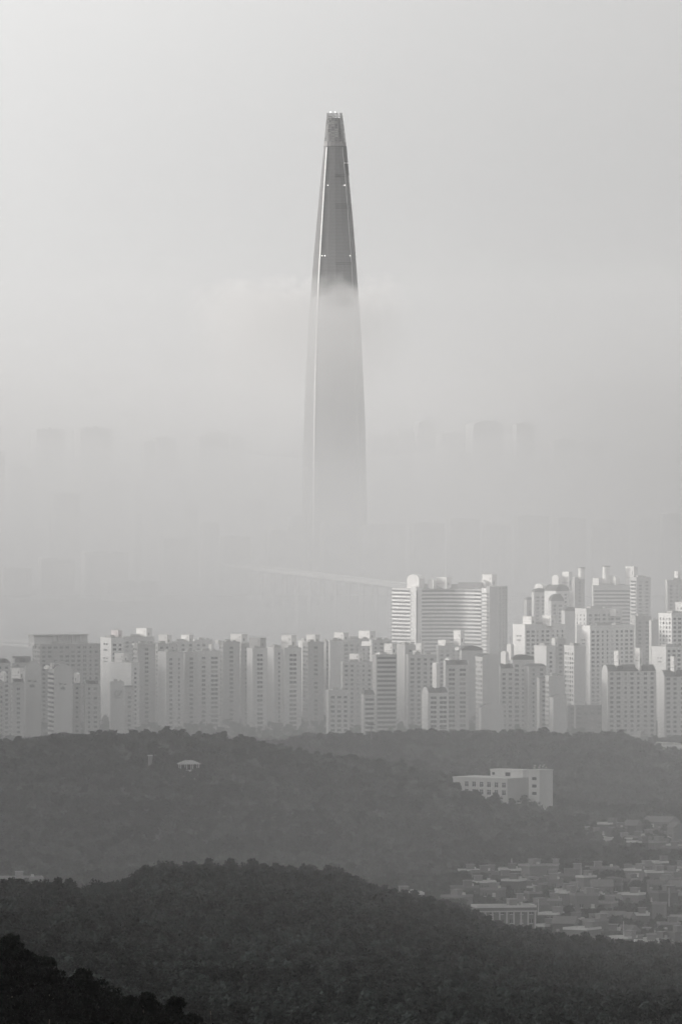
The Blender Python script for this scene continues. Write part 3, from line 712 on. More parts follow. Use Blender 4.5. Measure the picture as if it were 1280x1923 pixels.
# ------------------------------------------------------------------ masts, pavilion
def mast(px, row0, row1, D, label, arms=1):
    p = pt(px, row1, D); h = zrow(row0, D)-p.z
    root = empty('lamp_mast', p, 0, label, 'mast')
    m = MB(); m.tube((0,0,-3),(0,0,h), .3, .2, n=8); build(m, 'pole', M_metal, root)
    if arms:
        m = MB(); m.box(-2, 2, -.3, .3, h-.2, h+.3); m.box(-1.2, 1.2, -.3, .3, h+.5, h+.8); build(m, 'lamp_head', M_metal, root)
mast(697, 1361, 1402, 4650, 'tall dark floodlight mast standing in the trees near the picture centre')
mast(1224, 1378, 1430, 4780, 'thin dark pole standing before the low hall at right', 0)
mast(831, 1368, 1395, 4900, 'short lamp post poking from the hill trees right of the mast')
def pavilion(px, row, D, w, h, label):
    p = pt(px, row, D); p.z = hz(p.x, p.y)+max(3.5, zrow(row, D)-hz(p.x, p.y))-h
    root = empty('pavilion', p, .2, label, 'pavilion')
    m = MB(); a, b = w/2, w/3.4
    v = [(-a,-b,h),(a,-b,h),(a,b,h),(-a,b,h)]; u = [(-a*.35,0,h+1.5),(a*.35,0,h+1.5)]
    m.quad(v[0], v[1], u[1], u[0]); m.quad(v[2], v[3], u[0], u[1]); m.poly([v[1], v[2], u[1]]); m.poly([v[3], v[0], u[0]]); m.quad(*[(x, y, z-.25) for x, y, z in v])
    build(m, 'roof', paint(.25), root)
    for x in (-a*.8, -a*.27, a*.27, a*.8):
        for y in (-b*.75, b*.75):
            m = MB(); m.tube((x,y,-6),(x,y,h-.25), .18, n=6); build(m, 'post', M_conc, root)
    m = MB(); m.box(-a*.9, a*.9, -b*.9, b*.9, -6, .1); build(m, 'platform', paint(.3), root)
pavilion(355, 1434, 3880, 10, 3, 'low open pavilion with a wide hipped roof on the wooded hill')
def hut():
    D = 3900; p = pt(288, 1428, D); root = empty('hut', (p.x, p.y, p.z-3), .1, 'small pale box hut among trees near the hill crest', 'hut')
    m = MB(); m.box(-2.1,2.1,-1.6,1.6,0,5); build(m, 'wall', paint(.15), root)
    m = MB(); m.box(-2.4,2.4,-1.9,1.9,5.003,5.35); build(m, 'roof', paint(.3), root)
    m = MB(); m.box(-.4,.5,-1.66,-1.6,3,4.2); build(m, 'window', M_glass, root)
hut()

# ------------------------------------------------------------------ village houses
HK = []
HWIN = WIN
def house(px, row, D, w, dep, st, rz, shade, label, extra=True, arcade=False, peakroof=False, group='village houses on the slope', hrow=None):
    p = pt(px, row, D); zg = hz(p.x, p.y); h = st*3.0 if hrow is None else max(5., zrow(hrow, D)-zg)
    root = empty('village_house', (p.x, p.y, zg-.8), rz, label, 'house', group)
    HK.append((p.x, p.y, max(w, dep)*.6+1.5)); h += .8
    rnd = random.Random(int(px*13+row)); a, b = w/2, dep/2
    shade *= .24; m = MB(); m.box(-a,a,-b,b,0,h); build(m, 'wall', paint(shade), root)
    if peakroof:
        m = MB(); m.prism([(-b-.4,h),(b+.4,h),(0,h+2.4)], -a-.4, a+.4); build(m, 'roof', M_roof if shade < .5 else M_conc, root)
    else:
        m = MB()
        for x0,x1,y0,y1 in ((-a-.15,a+.15,-b-.15,-b+.15),(-a-.15,a+.15,b-.15,b+.15),(-a-.15,-a+.15,-b+.15,b-.15),(a-.15,a+.15,-b+.15,b-.15)): m.box(x0,x1,y0,y1,h+.003,h+.75)
        build(m, 'parapet', paint(min(.8, shade+rnd.choice([0.,.05,.1,.3]))), root)
        m = MB(); m.box(-a+.2,a-.2,-b+.2,b-.2,h+.003,h+.08); build(m, 'roof', M_roof if rnd.random()<.6 else M_conc, root)
        if extra:
            x = rnd.uniform(-a*.5, a*.4); m = MB(); m.box(x, x+min(2.8,a), -b*.2, b*.7, h+.083, h+2.4); m.box(x-.25, x+min(2.8,a)+.25, -b*.2-.25, b*.7+.25, h+2.403, h+2.6); build(m, 'stair_house', paint(min(.8, shade+.05)), root)
            m = MB(); x = a*.6; m.tube((x,b*.2,h+.08),(x,b*.2,h+1.5),.65,.6,n=10); build(m, 'water_tank', M_conc, root)
    n = max(1, int(w/2.9)); k = max(1, int(dep/3.2)); cnt = 0
    for f in range(int(h/3)):
        for i in range(n):
            if cnt > 60: break
            link('window', HWIN, root, (-a+(i+.5)*w/n, -b, f*3+1.7), (1.3, 1, 1.25)); cnt += 1
        for i in range(k):
            if cnt > 60: break
            link('window', HWIN, root, (-a, -b+(i+.5)*dep/k, f*3+1.7), (1.1, 1, 1.2), -math.pi/2); cnt += 1
    if arcade:
        m = MB()
        nn = int(w/2.4)
        for i in range(nn+1): x = -a+.1+i*(w-.7)/nn; m.box(x, x+.5, -b-.5, -b-.12, 0, h-1.5)
        m.box(-a-.2, a+.2, -b-.7, -b-.12, h-1.45, h-1.)
        build(m, 'pilasters', paint(.3), root)
    return root
SPEC = [ # px,row(base),D,w,depth,storeys,rz,shade,label, kwargs
 (745,1700,2960,17,9,2,.12,.35,'long house row with pale parapet at the left end of the village',dict(hrow=1679)),
 (716,1712,2900,8,7,2,-.5,.45,'small house with pale arches at the far left of the village',dict(arcade=True,hrow=1690)),
 (857,1697,3080,8,8,2,-.6,.5,'house with a bright square end wall beside the round tree',dict(hrow=1684)),
 (945,1770,2960,20,10,4,.18,.42,'large arcaded village building with tall pilasters and dark roof',dict(arcade=True,hrow=1703)),
 (1092,1800,2900,9,9,3,-.55,.42,'three storey corner house at the lower end of the village',dict(hrow=1745)),
 (1237,1738,3080,4.5,4.5,3,-.2,.5,'slim pale stair tower house near the right edge of the village',dict(extra=False,hrow=1698)),
 (1130,1682,3420,12,8,2,.1,.35,'long low house with framed pale wall on the upper village row',dict(hrow=1654)),
 (946,1672,3400,9,8,3,.0,.35,'topmost house with thin pale roof slab over the village left half',dict(hrow=1652)),
 (1185,1712,3200,8,7,2,-.4,.45,'cubic house with pale corner in the right of the village',dict(hrow=1680)),
]
for s_ in SPEC: house(*s_[:9], **s_[9])
def village(nrows, x0, x1, rows, D0, D1, name, skip):
    rnd = random.Random(11); out = []
    for r in range(nrows):
        t = r/(nrows-1) if nrows > 1 else 0; row = rows[0]+(rows[1]-rows[0])*t; D = D0+(D1-D0)*t
        xa = x0[0]+(x0[1]-x0[0])*t; x = xa+rnd.uniform(0, 15)
        while x < x1:
            w = rnd.uniform(4., 8.5); wp = w/(K*D); cxp = x+wp/2
            if not any(abs(cxp-s_[0]) < (s_[3]*.5+w*.5)/(K*D)*.85 and abs(D-s_[2]) < 75 for s_ in SPEC):
                out.append([r, cxp, row+rnd.uniform(-4,4), D+rnd.uniform(-15,15), w])
            x += wp*.85+rnd.uniform(0, 8)
    nm = ['front', 'second', 'third', 'fourth', 'fifth', 'sixth', 'seventh', 'eighth', 'ninth', 'back']
    od = 'leftmost second third fourth fifth sixth seventh eighth ninth tenth eleventh twelfth thirteenth fourteenth fifteenth sixteenth seventeenth eighteenth nineteenth twentieth twenty-first twenty-second twenty-third twenty-fourth'.split()
    for r in range(nrows):
        q = sorted([o for o in out if o[0] == r], key=lambda o: o[1])
        for i, (_, x, row, D, w) in enumerate(q):
            dep = rnd.uniform(6, 9); st = rnd.choice([1.2,1.6,2,2.3,2.7,1.4]); sh = rnd.choice([.2,.25,.3,.3,.35,.4,.5]); pk = rnd.random() < .12
            desc = ('pale' if sh >= .4 else 'dull grey' if sh >= .3 else 'dark')+(' pitched roof' if pk else ' flat roofed')+' house'
            pos = ('leftmost' if i == 0 else od[i]+' from left')
            house(x, row, D, w, dep, st, rnd.choice([-.9,-.5,-.35,.1,.15,.3,-.1])+rnd.uniform(-.12,.12), sh, f'{desc} in the {nm[r]} row of the {name}, {pos}', peakroof=pk, group='houses of the '+name)
village(10, (1035,860), 1310, (1794,1660), 2880, 3440, 'lower village', None)
village(3, (1175,1100), 1310, (1612,1560), 3620, 3800, 'upper hamlet', None)
for i, (px, row, D, w) in enumerate([(872,1690,3140,9),(900,1682,3200,11),(925,1690,3150,7),(905,1668,3330,8),(985,1690,3200,8)]):
    house(px, row, D, w, 7, 2, [.15,.1,-.4,.1,.2][i], [.3,.35,.4,.3,.35][i], f'low house above the arcaded village building, {["leftmost","second from left","third from left","farther back at left","rightmost"][i]}', group='houses above the arcaded building')
house(1240,1548,3900,13,10,2,-.5,.5,'large house with broad pale pitched roof at the top of the upper hamlet',peakroof=True,group=None)
for i, (px, D, lb) in enumerate([(1010,3050,'utility pole rising left of the corner house in the village'),(1170,2950,'utility pole near the lower edge of the village'),(1255,3150,'utility pole close to the right edge above the village roofs'),(1090,3300,'utility pole in the middle of the upper village rows'),(960,3380,'utility pole beside the topmost village house')]):
    p = pt(px, 1700, D); root = empty('utility_pole', (p.x, p.y, hz(p.x, p.y)-.5), .3*i, lb, 'utility pole', 'village utility poles')
    m = MB(); m.tube((0,0,0),(0,0,11.5),.2,.13,n=6); build(m, 'pole', M_conc, root)
    m = MB(); m.box(-1.2,1.2,-.08,.08,10.2,10.4); m.box(-.9,.9,-.08,.08,9.3,9.5); m.tube((.5,0,8.2),(.5,0,9.1),.28,n=8); build(m, 'crossarm', M_metal, root)
for i, (px, D, w, hr, lb) in enumerate([(600,4960,26,1386,'low pale street building at the foot of the dark corner tower'),(668,4950,22,1389,'low pale street building left of the floodlight mast'),(742,4930,30,1388,'long low street building right of the floodlight mast'),(880,4920,16,1390,'small street building behind the hill trees below the curved complex'),
    (1008,4930,14,1386,'small pale street building left of the dark flat roofed block'),(1075,4950,34,1388,'long low street building before the dark flat roofed block'),(1160,4960,18,1387,'low street building under the long front tower'),(1195,4970,9,1382,'narrow pale street building beside the low hall')]):
    house(px, 1395, D, w, 10, 3, .1-.08*i, 1.3, lb, group='low street buildings at the foot of the towers', hrow=hr)
# terrace houses and lane wall on the slope, and a factory roof far left
house(1115,1548,3850,7,6,1.5,.2,.35,'small end house where the sloping lane wall begins',group=None)
def lane():
    root = empty('retaining_wall', (0,0,0), 0, 'long sloping grey retaining wall leading down to the upper hamlet', 'wall')
    pts = [pt(1100,1545,3830), pt(1140,1556,3800), pt(1180,1566,3760), pt(1215,1574,3730)]
    m = MB()
    for a, b in zip(pts, pts[1:]):
        za, zb = hz(a.x,a.y)-1, hz(b.x,b.y)-1
        m.quad((a.x,a.y,za),(b.x,b.y,zb),(b.x,b.y,zb+4.2),(a.x,a.y,za+4.2)); m.quad((a.x,a.y+.6,za+4.2),(a.x,a.y,za+4.2),(b.x,b.y,zb+4.2),(b.x,b.y+.6,zb+4.2)); m.quad((b.x,b.y+.6,zb),(a.x,a.y+.6,za),(a.x,a.y+.6,za+4.2),(b.x,b.y+.6,zb+4.2))
    build(m, 'wall', paint(.4), root); HK.append((pts[1].x, pts[1].y, 14)); HK.append((pts[2].x, pts[2].y, 14))
lane()
house(34,1672,3430,19,10,2,.1,.55,'long pale low building peeking over the near pines at the left edge',group=None,hrow=1664)

# ------------------------------------------------------------------ rocks
def rock(px, row, D, w, h, label, seed):
    rnd = random.Random(seed); p = pt(px, row, D); z = hz(p.x, p.y); m = MB(); n = 9; k = 5
    for j in range(k):
        t = j/(k-1); rr = math.cos(t*1.35)**.6
        for i in range(n):
            a = 2*math.pi*i/n; q = rr*(1+.22*noise.noise(Vector((i*.9, j*.7, seed))))
            m.v.append((w*.5*q*math.cos(a), w*.35*q*math.sin(a), h*(t*1.1-.1)+.12*h*noise.noise(Vector((i, j, seed+5)))))
    for j in range(k-1):
        for i in range(n): m.f.append((j*n+i, j*n+(i+1) % n, (j+1)*n+(i+1) % n, (j+1)*n+i)); m.m.append(0)
    m.f.append(tuple((k-1)*n+i for i in range(n))); m.m.append(0)
    o = build(m, 'rock', M_rock, None, (p.x, p.y, z-.2), rnd.uniform(-.5,.5)); tag(o, label, 'rock', 'bare rocks on the near slope')
    HK.append((p.x, p.y, w*.65+1))
for i, (px, row, D, w, h, lb) in enumerate([(290,1800,1960,6,2.2,'highest bare rock slab left of centre on the near slope'),(305,1808,1940,4,1.5,'small rock just below the highest slab'),
    (160,1842,1830,6,1.8,'leftmost bare rock in the near slope band'),(195,1846,1820,7,2,'middle bare rock in the near slope band'),(238,1842,1835,7,2,'right bare rock in the near slope band'),(255,1855,1800,4,1.4,'small stone below the right rock of the slope band'),(540,1815,1930,3.5,1.5,'lone pale rock right of the others on the near slope')]):
    rock(px, row, D, w, h, lb, i)

# ------------------------------------------------------------------ trees
def crown_mesh(kind, seed, nf, ls, ma):
    r = np.random.default_rng(seed); pts = []; blobs = []
    if kind == 'pine':
        hgt = 5.2
        for i in range(9):
            t = (i+.5)/9; a = r.uniform(0, 6.28); rad = (1-t)*1.6+.25
            blobs.append(((math.cos(a)*rad*.8, math.sin(a)*rad*.8, 1.8+t*3.2), (rad*.75+.45, rad*.75+.45, .38)))
        blobs.append(((0,0,5.0),(.7,.7,.4)))
    else:
        for i in range(13):
            v = r.normal(size=3); v /= np.linalg.norm(v); q = r.uniform(.4, 1)
            blobs.append(((v[0]*1.7*q, v[1]*1.7*q, 3.2+v[2]*1.35*q), (r.uniform(.7,1.15),)*2+(r.uniform(.55,.9),)))
    per = nf//len(blobs); V = []
    for c, s in blobs:
        d = r.normal(size=(per,3)); d /= np.linalg.norm(d, axis=1)[:,None]; q = r.uniform(.55, 1.12, (per,1))
        P0 = d*q*np.array(s)+np.array(c)
        a = r.normal(size=(per,3)); a /= np.linalg.norm(a, axis=1)[:,None]
        b = np.cross(a, d+.3*r.normal(size=(per,3))); b /= (np.linalg.norm(b, axis=1)[:,None]+1e-6)
        sz = ls*r.uniform(.6, 1.4, (per,1))
        V.append(np.stack([P0-a*sz, P0+b*sz*.6, P0+a*sz, P0-b*sz*.6], 1))
    V = np.concatenate(V).reshape(-1,3); n = len(V)//4
    me = bpy.data.meshes.new('crown'); me.from_pydata(V.tolist(), [], np.arange(n*4).reshape(-1,4).tolist()); me.materials.append(ma); me.update(); return me
def trunk_mesh(seed):
    rnd = random.Random(seed); m = MB(); p = Vector((0,0,-1)); r0 = .2
    q = Vector((rnd.uniform(-.2,.2), rnd.uniform(-.2,.2), 2)); m.tube(p, q, .2, .13, 7)
    t = Vector((q.x*1.5, q.y*1.5, 4.4)); m.tube(q, t, .13, .04, 6)
    for k in range(6):
        a = rnd.uniform(0,6.28); z = rnd.uniform(1.7,3.6); s = q.lerp(t, (z-2)/2.4) if z > 2 else q
        m.tube(s, s+Vector((math.cos(a)*1.2, math.sin(a)*1.2, .6)), .07, .02, 5)
    return m.mesh('trunk', M_bark)
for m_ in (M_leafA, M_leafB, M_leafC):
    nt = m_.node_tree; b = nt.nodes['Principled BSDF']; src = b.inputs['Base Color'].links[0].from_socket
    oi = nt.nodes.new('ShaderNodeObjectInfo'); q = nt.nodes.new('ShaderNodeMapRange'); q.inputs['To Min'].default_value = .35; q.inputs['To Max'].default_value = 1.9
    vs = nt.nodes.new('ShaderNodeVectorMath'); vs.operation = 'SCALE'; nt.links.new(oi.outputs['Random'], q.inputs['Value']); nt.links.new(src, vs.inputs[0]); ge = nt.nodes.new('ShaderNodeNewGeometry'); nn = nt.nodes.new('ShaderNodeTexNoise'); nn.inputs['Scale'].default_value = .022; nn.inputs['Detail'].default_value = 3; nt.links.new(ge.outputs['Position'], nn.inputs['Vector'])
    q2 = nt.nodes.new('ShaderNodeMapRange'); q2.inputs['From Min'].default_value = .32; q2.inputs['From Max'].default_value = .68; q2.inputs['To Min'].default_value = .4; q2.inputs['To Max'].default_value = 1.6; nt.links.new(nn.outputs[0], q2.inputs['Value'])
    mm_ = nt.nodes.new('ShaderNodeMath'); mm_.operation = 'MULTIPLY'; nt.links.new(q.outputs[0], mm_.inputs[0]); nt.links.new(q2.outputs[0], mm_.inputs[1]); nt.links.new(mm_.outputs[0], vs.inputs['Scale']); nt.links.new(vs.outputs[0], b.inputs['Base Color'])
TR = [trunk_mesh(i) for i in range(4)]
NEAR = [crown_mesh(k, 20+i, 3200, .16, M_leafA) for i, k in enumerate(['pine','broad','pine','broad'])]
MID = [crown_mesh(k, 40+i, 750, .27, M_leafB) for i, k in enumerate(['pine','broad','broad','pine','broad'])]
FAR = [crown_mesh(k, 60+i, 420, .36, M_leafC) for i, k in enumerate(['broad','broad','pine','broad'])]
def blocked(x, y, r=0):
    return any((x-a)**2+(y-b)**2 < (c+r)**2 for a, b, c in HK)
SCH = pt(955,1500,3955)
HK.append((SCH.x-2, SCH.y+11, 12)); HK.append((SCH.x+13, SCH.y+8, 11)); HK.append((SCH.x-13, SCH.y+18, 11))
pv = pt(355,1434,3880); HK.append((pv.x, pv.y, 5)); pv = pt(288,1428,3900); HK.append((pv.x, pv.y, 4))
HK.append((pt(1225,1430,4850).x+8, 4862, 20))
def scatter(D0, D1, sp, spread=1.12):
    out = []; y = D0
    while y < D1:
        hw = .0384*y*spread+12; x = -hw
        while x < hw:
            xx = x+random.uniform(-.45,.45)*sp; yy = y+random.uniform(-.45,.45)*sp*1.15
            out.append((xx, yy)); x += sp
        y += sp*1.15
    return out
def visible(x, y, z):   # crude line of sight test over the ground
    for k in (.3,.5,.7,.8,.88,.94,.975):
        if hz(x*k, y*k)+2 > H+(z-H)*k: return False
    row = HR-(z-H)/(K*y)
    return abs(x) < .0384*y+3 and row < 1955
cand = []
for x, y in scatter(480, 1000, 3.6, 2.): cand.append((x, y, 0))
for x, y in scatter(1500, 2800, 3.5, 1.7):
    if noise.noise(Vector((x/14, y/14, 7))) > .42: continue
    cand.append((x, y, 1))
pts_all = []
for x, y, k in cand:
    if blocked(x, y, -.5): continue
    z = hz(x, y)
    if k == 0 and HR-(z-H)/(K*y) > 2150: continue
    sc_ = (random.uniform(.6,.95) if k == 0 else random.uniform(.6,1.05)*random.choice([1.,1.,1.25,1.5]))
    pts_all.append((x, y, z, k, sc_, random.uniform(0, 6.28)))
pts_all.sort(key=lambda t: t[1])
indiv = []; rest = {0: [], 1: []}
nA = nB = 0
for t in pts_all:
    x, y, z, k, s_, a = t
    px = 640+x/(K*y)
    if visible(x, y, z+4) and ((k == 0 and nA < 120) or (k == 1 and nA+nB < 300)):
        indiv.append(t)
        if k == 0: nA += 1
        else: nB += 1
    else: rest[k].append(t)
for i, (x, y, z, k, s_, a) in enumerate(indiv):
    me = NEAR if k == 0 else MID
    j = i % len(me); pine = j in ((0,2) if k == 0 else (0,3))
    root = link('pine_tree' if pine else 'broadleaf_tree', None, None, (x, y, z), (s_, s_, s_*random.uniform(.85,1.15)), a)
    if k == 0: tag(root, ('black silhouetted pine' if pine else 'black silhouetted leafy tree')+' on the nearest slope at bottom left', 'tree', 'dark '+('pines' if pine else 'leafy trees')+' on the nearest slope')
    else: tag(root, ('dark small pine' if pine else 'dark round leafy tree')+' low on the second wooded slope at the bottom', 'tree', ('pines' if pine else 'leafy trees')+' low on the second slope')
    link('trunk', TR[i % 4], root); link('crown', me[j], root)
print('trees', nA, nB, len(rest[0]), len(rest[1]))
def forest(name, pts, meshes, label):
    me = bpy.data.meshes.new(name); me.from_pydata([(p[0], p[1], p[2]) for p in pts], [], [])
    for an, ty, vals in (('rotz','FLOAT',[p[3] for p in pts]), ('scl','FLOAT',[p[4] for p in pts]), ('idx','INT',[random.randrange(len(meshes)) for p in pts])):
        at = me.attributes.new(an, ty, 'POINT'); at.data.foreach_set('value', vals)
    me.materials.append(meshes[0].materials[0])
    col = bpy.data.collections.new(name+'_kinds')
    for i, m_ in enumerate(meshes): col.objects.link(bpy.data.objects.new('%s_kind_%d' % (name, i), m_))
    o = link(name, me); tag(o, label, 'woodland', kind='stuff')
    ng = bpy.data.node_groups.new(name, 'GeometryNodeTree')
    ng.interface.new_socket('Geometry', in_out='INPUT', socket_type='NodeSocketGeometry'); ng.interface.new_socket('Geometry', in_out='OUTPUT', socket_type='NodeSocketGeometry')
    N = ng.nodes; gi = N.new('NodeGroupInput'); go = N.new('NodeGroupOutput'); ip = N.new('GeometryNodeInstanceOnPoints'); ci = N.new('GeometryNodeCollectionInfo')
    ci.inputs['Collection'].default_value = col; ci.inputs['Separate Children'].default_value = True; ci.inputs['Reset Children'].default_value = True
    ip.inputs['Pick Instance'].default_value = True
    def attr(n, t): a = N.new('GeometryNodeInputNamedAttribute'); a.data_type = t; a.inputs['Name'].default_value = n; return a.outputs['Attribute']
    cx_ = N.new('ShaderNodeCombineXYZ'); er = N.new('FunctionNodeEulerToRotation')
    lk = ng.links.new
    lk(attr('rotz','FLOAT'), cx_.inputs['Z']); lk(cx_.outputs[0], er.inputs[0]); lk(er.outputs[0], ip.inputs['Rotation'])
    lk(attr('scl','FLOAT'), ip.inputs['Scale']); lk(attr('idx','INT'), ip.inputs['Instance Index'])
    lk(gi.outputs[0], ip.inputs['Points']); lk(ci.outputs[0], ip.inputs['Instance']); lk(ip.outputs[0], go.inputs[0])
    md = o.modifiers.new('scatter', 'NODES'); md.node_group = ng
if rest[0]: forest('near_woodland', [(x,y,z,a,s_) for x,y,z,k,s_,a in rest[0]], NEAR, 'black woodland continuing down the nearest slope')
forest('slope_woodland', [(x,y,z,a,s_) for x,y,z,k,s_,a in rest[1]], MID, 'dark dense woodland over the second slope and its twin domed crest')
far = []
for x, y in scatter(5060, 5270, 7.):
    far.append((x, y, hz(x, y)-.5, random.uniform(0,6.28), random.uniform(.8, 1.6)))
for x, y in scatter(3430, 5050, 5.0, 1.9):
    if blocked(x, y, 1.): continue
    px = 640+x/(K*y)
    if 3560 < y < 3930 and px > 1090 and hz(x, y) < 75 and random.random() < .75: continue
    far.append((x, y, hz(x, y)-.3, random.uniform(0,6.28), random.uniform(.7, 1.0)*random.choice([1.,1.1,1.3,1.8])*(1.15 if y > 4500 else 1)))
for x, y in scatter(2850, 3440, 5., 1.9):
    if blocked(x, y, 1.2) : continue
    px = 640+x/(K*y)
    if px > 680 and random.random() < .3: continue
    far.append((x, y, hz(x, y)-.3, random.uniform(0,6.28), random.uniform(.5, 1.35)))
for x, y in scatter(5100, 7400, 17.):
    far.append((x, y, hz(x, y)-.5, random.uniform(0,6.28), random.uniform(.9, 1.5)))
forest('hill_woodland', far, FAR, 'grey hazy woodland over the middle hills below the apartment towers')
print('far trees', len(far))

# ------------------------------------------------------------------ haze, fog and cloud
def vol_box(name, x0, x1, y0, y1, z0, z1, ma):
    m = MB(); m.box(x0, x1, y0, y1, z0, z1); return build(m, name, ma)
hm = bpy.data.materials.new('haze_air'); hm.use_nodes = True; nt = hm.node_tree; nt.nodes.clear()
out = nt.nodes.new('ShaderNodeOutputMaterial'); pv = nt.nodes.new('ShaderNodeVolumePrincipled')
pv.inputs['Density'].default_value = HAZE_D = 1.35e-5; pv.inputs['Color'].default_value = (.9,.898,.896,1); pv.inputs['Anisotropy'].default_value = .0
nt.links.new(pv.outputs[0], out.inputs['Volume'])
tag(vol_box('haze', -9500, 9500, -80, 32100, -20, 640, hm), 'pale even haze filling the whole air over city and hills', 'haze', kind='stuff')

def fog_material(name, build_density, col=(.80,.793,.786), g=0., shade_right=False):
    m = bpy.data.materials.new(name); m.use_nodes = True; nt = m.node_tree; nt.nodes.clear()
    out = nt.nodes.new('ShaderNodeOutputMaterial'); pv = nt.nodes.new('ShaderNodeVolumePrincipled')
    pv.inputs['Color'].default_value = (*col, 1); pv.inputs['Anisotropy'].default_value = g
    if shade_right:
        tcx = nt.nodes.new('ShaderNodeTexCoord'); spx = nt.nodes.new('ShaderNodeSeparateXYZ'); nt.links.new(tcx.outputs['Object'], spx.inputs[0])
        cc = nt.nodes.new('ShaderNodeCombineColor'); f = mr(nt, spx.outputs['X'], 40., 480., 1., .74)  # painted shade: fog colour dims towards the right side of the view
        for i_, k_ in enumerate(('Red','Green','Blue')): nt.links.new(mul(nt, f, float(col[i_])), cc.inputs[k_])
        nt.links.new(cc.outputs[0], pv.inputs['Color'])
    nt.links.new(build_density(nt), pv.inputs['Density']); nt.links.new(pv.outputs[0], out.inputs['Volume']); return m
def mr(nt, src, a, b, c, d, smooth=True):
    n = nt.nodes.new('ShaderNodeMapRange'); n.interpolation_type = 'SMOOTHSTEP' if smooth else 'LINEAR'
    n.inputs['From Min'].default_value = a; n.inputs['From Max'].default_value = b; n.inputs['To Min'].default_value = c; n.inputs['To Max'].default_value = d
    nt.links.new(src, n.inputs['Value']); return n.outputs[0]
def mul(nt, a, b):
    n = nt.nodes.new('ShaderNodeMath'); n.operation = 'MULTIPLY'
    for i, v in enumerate((a, b)):
        if isinstance(v, float): n.inputs[i].default_value = v
        else: nt.links.new(v, n.inputs[i])
    return n.outputs[0]
def add(nt, a, b):
    n = nt.nodes.new('ShaderNodeMath'); n.operation = 'ADD'; nt.links.new(a, n.inputs[0]); nt.links.new(b, n.inputs[1]); return n.outputs[0]
FOG = 1.0e-3
def river_fog(nt):
    tc = nt.nodes.new('ShaderNodeTexCoord'); sp = nt.nodes.new('ShaderNodeSeparateXYZ'); nt.links.new(tc.outputs['Object'], sp.inputs[0])
    dz = mr(nt, sp.outputs['Z'], 0., 400., 1., 0., False); dz = mul(nt, dz, dz)
    xc = mr(nt, sp.outputs['X'], -60., 70., -200., 380., False); ya = nt.nodes.new('ShaderNodeMath'); ya.operation = 'ADD'; nt.links.new(xc, ya.inputs[0]); nt.links.new(sp.outputs['Y'], ya.inputs[1]); da = mr(nt, ya.outputs[0], 1350., 2700., .0, .31, False); db = mr(nt, sp.outputs['Y'], 4800., 6900., .0, .46); dc = mul(nt, mr(nt, sp.outputs['Y'], 10120., 10650., 0., 5.), mr(nt, sp.outputs['Z'], 60., 300., 1., 0.)); db = add(nt, db, dc); dd = nt.nodes.new('ShaderNodeMath'); dd.operation = 'ADD'; nt.links.new(da, dd.inputs[0]); nt.links.new(db, dd.inputs[1]); dy = dd.outputs[0]
    return mul(nt, mul(nt, dz, dy), FOG)
tag(vol_box('river_fog', -4000, 4000, 950, 20000, -10, 400, fog_material('river_fog', river_fog, (.637,.637,.638), shade_right=True)), 'thick pale fog bank lying over the river and the far city', 'fog', kind='stuff')
def shade_mist_density(nt):  # absorbing mist added to put shade on the tower bases
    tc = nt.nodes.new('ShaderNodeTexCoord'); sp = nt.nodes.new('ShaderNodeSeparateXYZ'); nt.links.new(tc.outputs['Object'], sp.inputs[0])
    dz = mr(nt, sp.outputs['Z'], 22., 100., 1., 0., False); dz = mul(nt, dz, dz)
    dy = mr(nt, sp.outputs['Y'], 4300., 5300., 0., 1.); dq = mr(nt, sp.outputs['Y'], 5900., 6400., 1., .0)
    return mul(nt, mul(nt, mul(nt, dz, dy), dq), SHADE_MIST)
SHADE_MIST = 1.7e-3
tag(vol_box('shade_mist', -900, 900, 4300, 6400, 5, 100, fog_material('shade_mist', shade_mist_density, (.32,.317,.313))), 'dim mist added to shade the feet of the apartment towers', 'mist', kind='stuff')
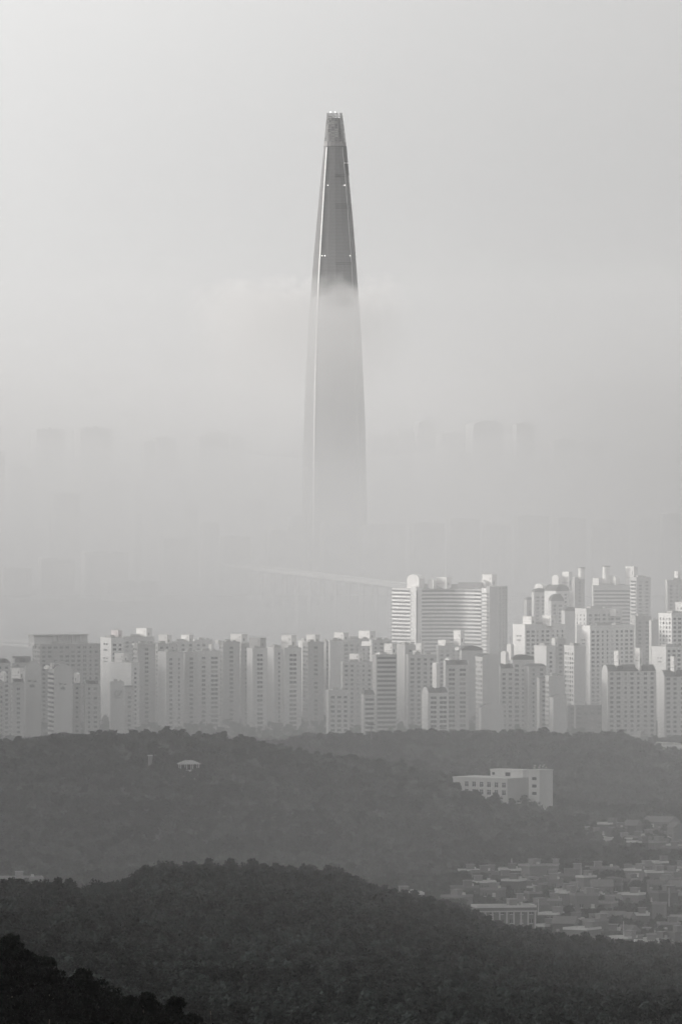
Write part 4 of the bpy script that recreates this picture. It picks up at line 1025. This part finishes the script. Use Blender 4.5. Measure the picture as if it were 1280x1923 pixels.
# wisp of cloud hugging the near side of the skyscraper
def cloud():
    D = 10390.; c = pt(632, 640, D); m = MB()
    nx, nz = 40, 22
    Wd = 300.; top = zrow(503, D); bot = zrow(860, D)
    import bmesh
    bm = bmesh.new(); bmesh.ops.create_icosphere(bm, subdivisions=5, radius=1)
    for v in bm.verts:
        p = v.co.copy(); n = noise.fractal(p*2.3+Vector((3,1,2)), .9, 2.1, 5)
        v.co = Vector((p.x*Wd*(1+.1*n), p.y*215*(1+.12*n), p.z*(top-bot)/2*(1+.06*n)))
    me = bpy.data.meshes.new('low_cloud'); bm.to_mesh(me); bm.free()
    def dens(nt):
        tc = nt.nodes.new('ShaderNodeTexCoord'); sp = nt.nodes.new('ShaderNodeSeparateXYZ'); nt.links.new(tc.outputs['Object'], sp.inputs[0])
        nz = nt.nodes.new('ShaderNodeTexNoise'); nz.inputs['Scale'].default_value = .022; nz.inputs['Detail'].default_value = 5; nt.links.new(tc.outputs['Object'], nz.inputs['Vector'])
        n2 = mr(nt, nz.outputs[0], .3, .7, -34., 34., False)
        ad = nt.nodes.new('ShaderNodeMath'); ad.operation = 'ADD'; nt.links.new(sp.outputs['Z'], ad.inputs[0]); nt.links.new(n2, ad.inputs[1])
        up = mr(nt, ad.outputs[0], (top-bot)/2-36, (top-bot)/2-20, 1., 0.)
        dn = mr(nt, sp.outputs['Z'], -(top-bot)/2, (top-bot)/2-20, 0.05, 1., False); dn = mul(nt, dn, dn)
        ab = nt.nodes.new('ShaderNodeMath'); ab.operation = 'ABSOLUTE'; sh = nt.nodes.new('ShaderNodeMath'); sh.operation = 'ADD'; sh.inputs[1].default_value = 45.; nt.links.new(sp.outputs['X'], sh.inputs[0]); nt.links.new(sh.outputs[0], ab.inputs[0])
        sx = mr(nt, ab.outputs[0], 60., 140., 1., 0.)
        return mul(nt, mul(nt, mul(nt, up, dn), sx), CLOUD)
    me.materials.append(fog_material('low_cloud', dens, (.72,.713,.706)))
    o = link('low_cloud', me, None, (c.x, D, (top+bot)/2)); tag(o, 'ragged pale cloud wrapped round the middle of the skyscraper', 'cloud', kind='stuff')
CLOUD = .0068
cloud()

# ------------------------------------------------------------------ light, sky, camera
VEIL = 1.17
SUN_EL, SUN_AZ = math.radians(8), (-.985, -.06)
sd = Vector((SUN_AZ[0]*math.cos(SUN_EL), SUN_AZ[1]*math.cos(SUN_EL), math.sin(SUN_EL))).normalized()
sl = bpy.data.lights.new('sun', 'SUN'); sl.energy = .9; sl.angle = math.radians(6); sl.color = (1, .965, .93)
so = link('sun', sl); so.rotation_euler = sd.to_track_quat('Z', 'Y').to_euler()
w = bpy.data.worlds.new('World'); sc.world = w; w.use_nodes = True; nt = w.node_tree; bg = nt.nodes['Background']
sky = nt.nodes.new('ShaderNodeTexSky'); sky.sky_type = 'NISHITA'; sky.sun_disc = False; sky.sun_elevation = SUN_EL; sky.sun_rotation = math.atan2(sd.x, sd.y); sky.dust_density = 4; sky.air_density = 1
hs = nt.nodes.new('ShaderNodeHueSaturation'); hs.inputs['Saturation'].default_value = .1
nt.links.new(sky.outputs[0], hs.inputs['Color'])
# overcast veil: an even pale cloud sheet in front of the clear sky, a little thinner towards the sunny east
tc = nt.nodes.new('ShaderNodeTexCoord'); sp = nt.nodes.new('ShaderNodeSeparateXYZ'); nt.links.new(tc.outputs['Generated'], sp.inputs[0])
v1 = mr(nt, sp.outputs['X'], -.055, .055, 1.14, .74); v2 = mr(nt, sp.outputs['Z'], -.02, .06, .86, 1.1)
nz = nt.nodes.new('ShaderNodeTexNoise'); nz.inputs['Scale'].default_value = 7; nz.inputs['Detail'].default_value = 3; nt.links.new(tc.outputs['Generated'], nz.inputs['Vector'])
vv = mul(nt, mul(nt, v1, v2), mr(nt, nz.outputs[0], .3, .7, .95, 1.05))
vs = nt.nodes.new('ShaderNodeVectorMath'); vs.operation = 'SCALE'; vs.inputs[0].default_value = (VEIL, VEIL, VEIL); nt.links.new(vv, vs.inputs['Scale'])
mx = nt.nodes.new('ShaderNodeMix'); mx.data_type = 'RGBA'; mx.inputs['Factor'].default_value = .75
nt.links.new(hs.outputs[0], mx.inputs['A']); nt.links.new(vs.outputs[0], mx.inputs['B']); nt.links.new(mx.outputs['Result'], bg.inputs['Color']); bg.inputs['Strength'].default_value = .14
cam = bpy.data.cameras.new('camera'); co = link('camera', cam, None, (0,0,H)); co.rotation_euler = (math.pi/2-PITCH, 0, 0)
cam.sensor_fit = 'VERTICAL'; cam.angle = 2*math.atan(961.5*K); cam.clip_start = .5; cam.clip_end = 60000
sc.camera = co
sc.view_settings.view_transform = 'Standard'; sc.view_settings.look = 'None'; sc.view_settings.gamma = 1; sc.view_settings.exposure = 2.23
sc.cycles.max_bounces = 4; sc.cycles.volume_bounces = 1; sc.cycles.volume_step_rate = 1; sc.cycles.use_denoising = True
print('objects', len(bpy.data.objects))
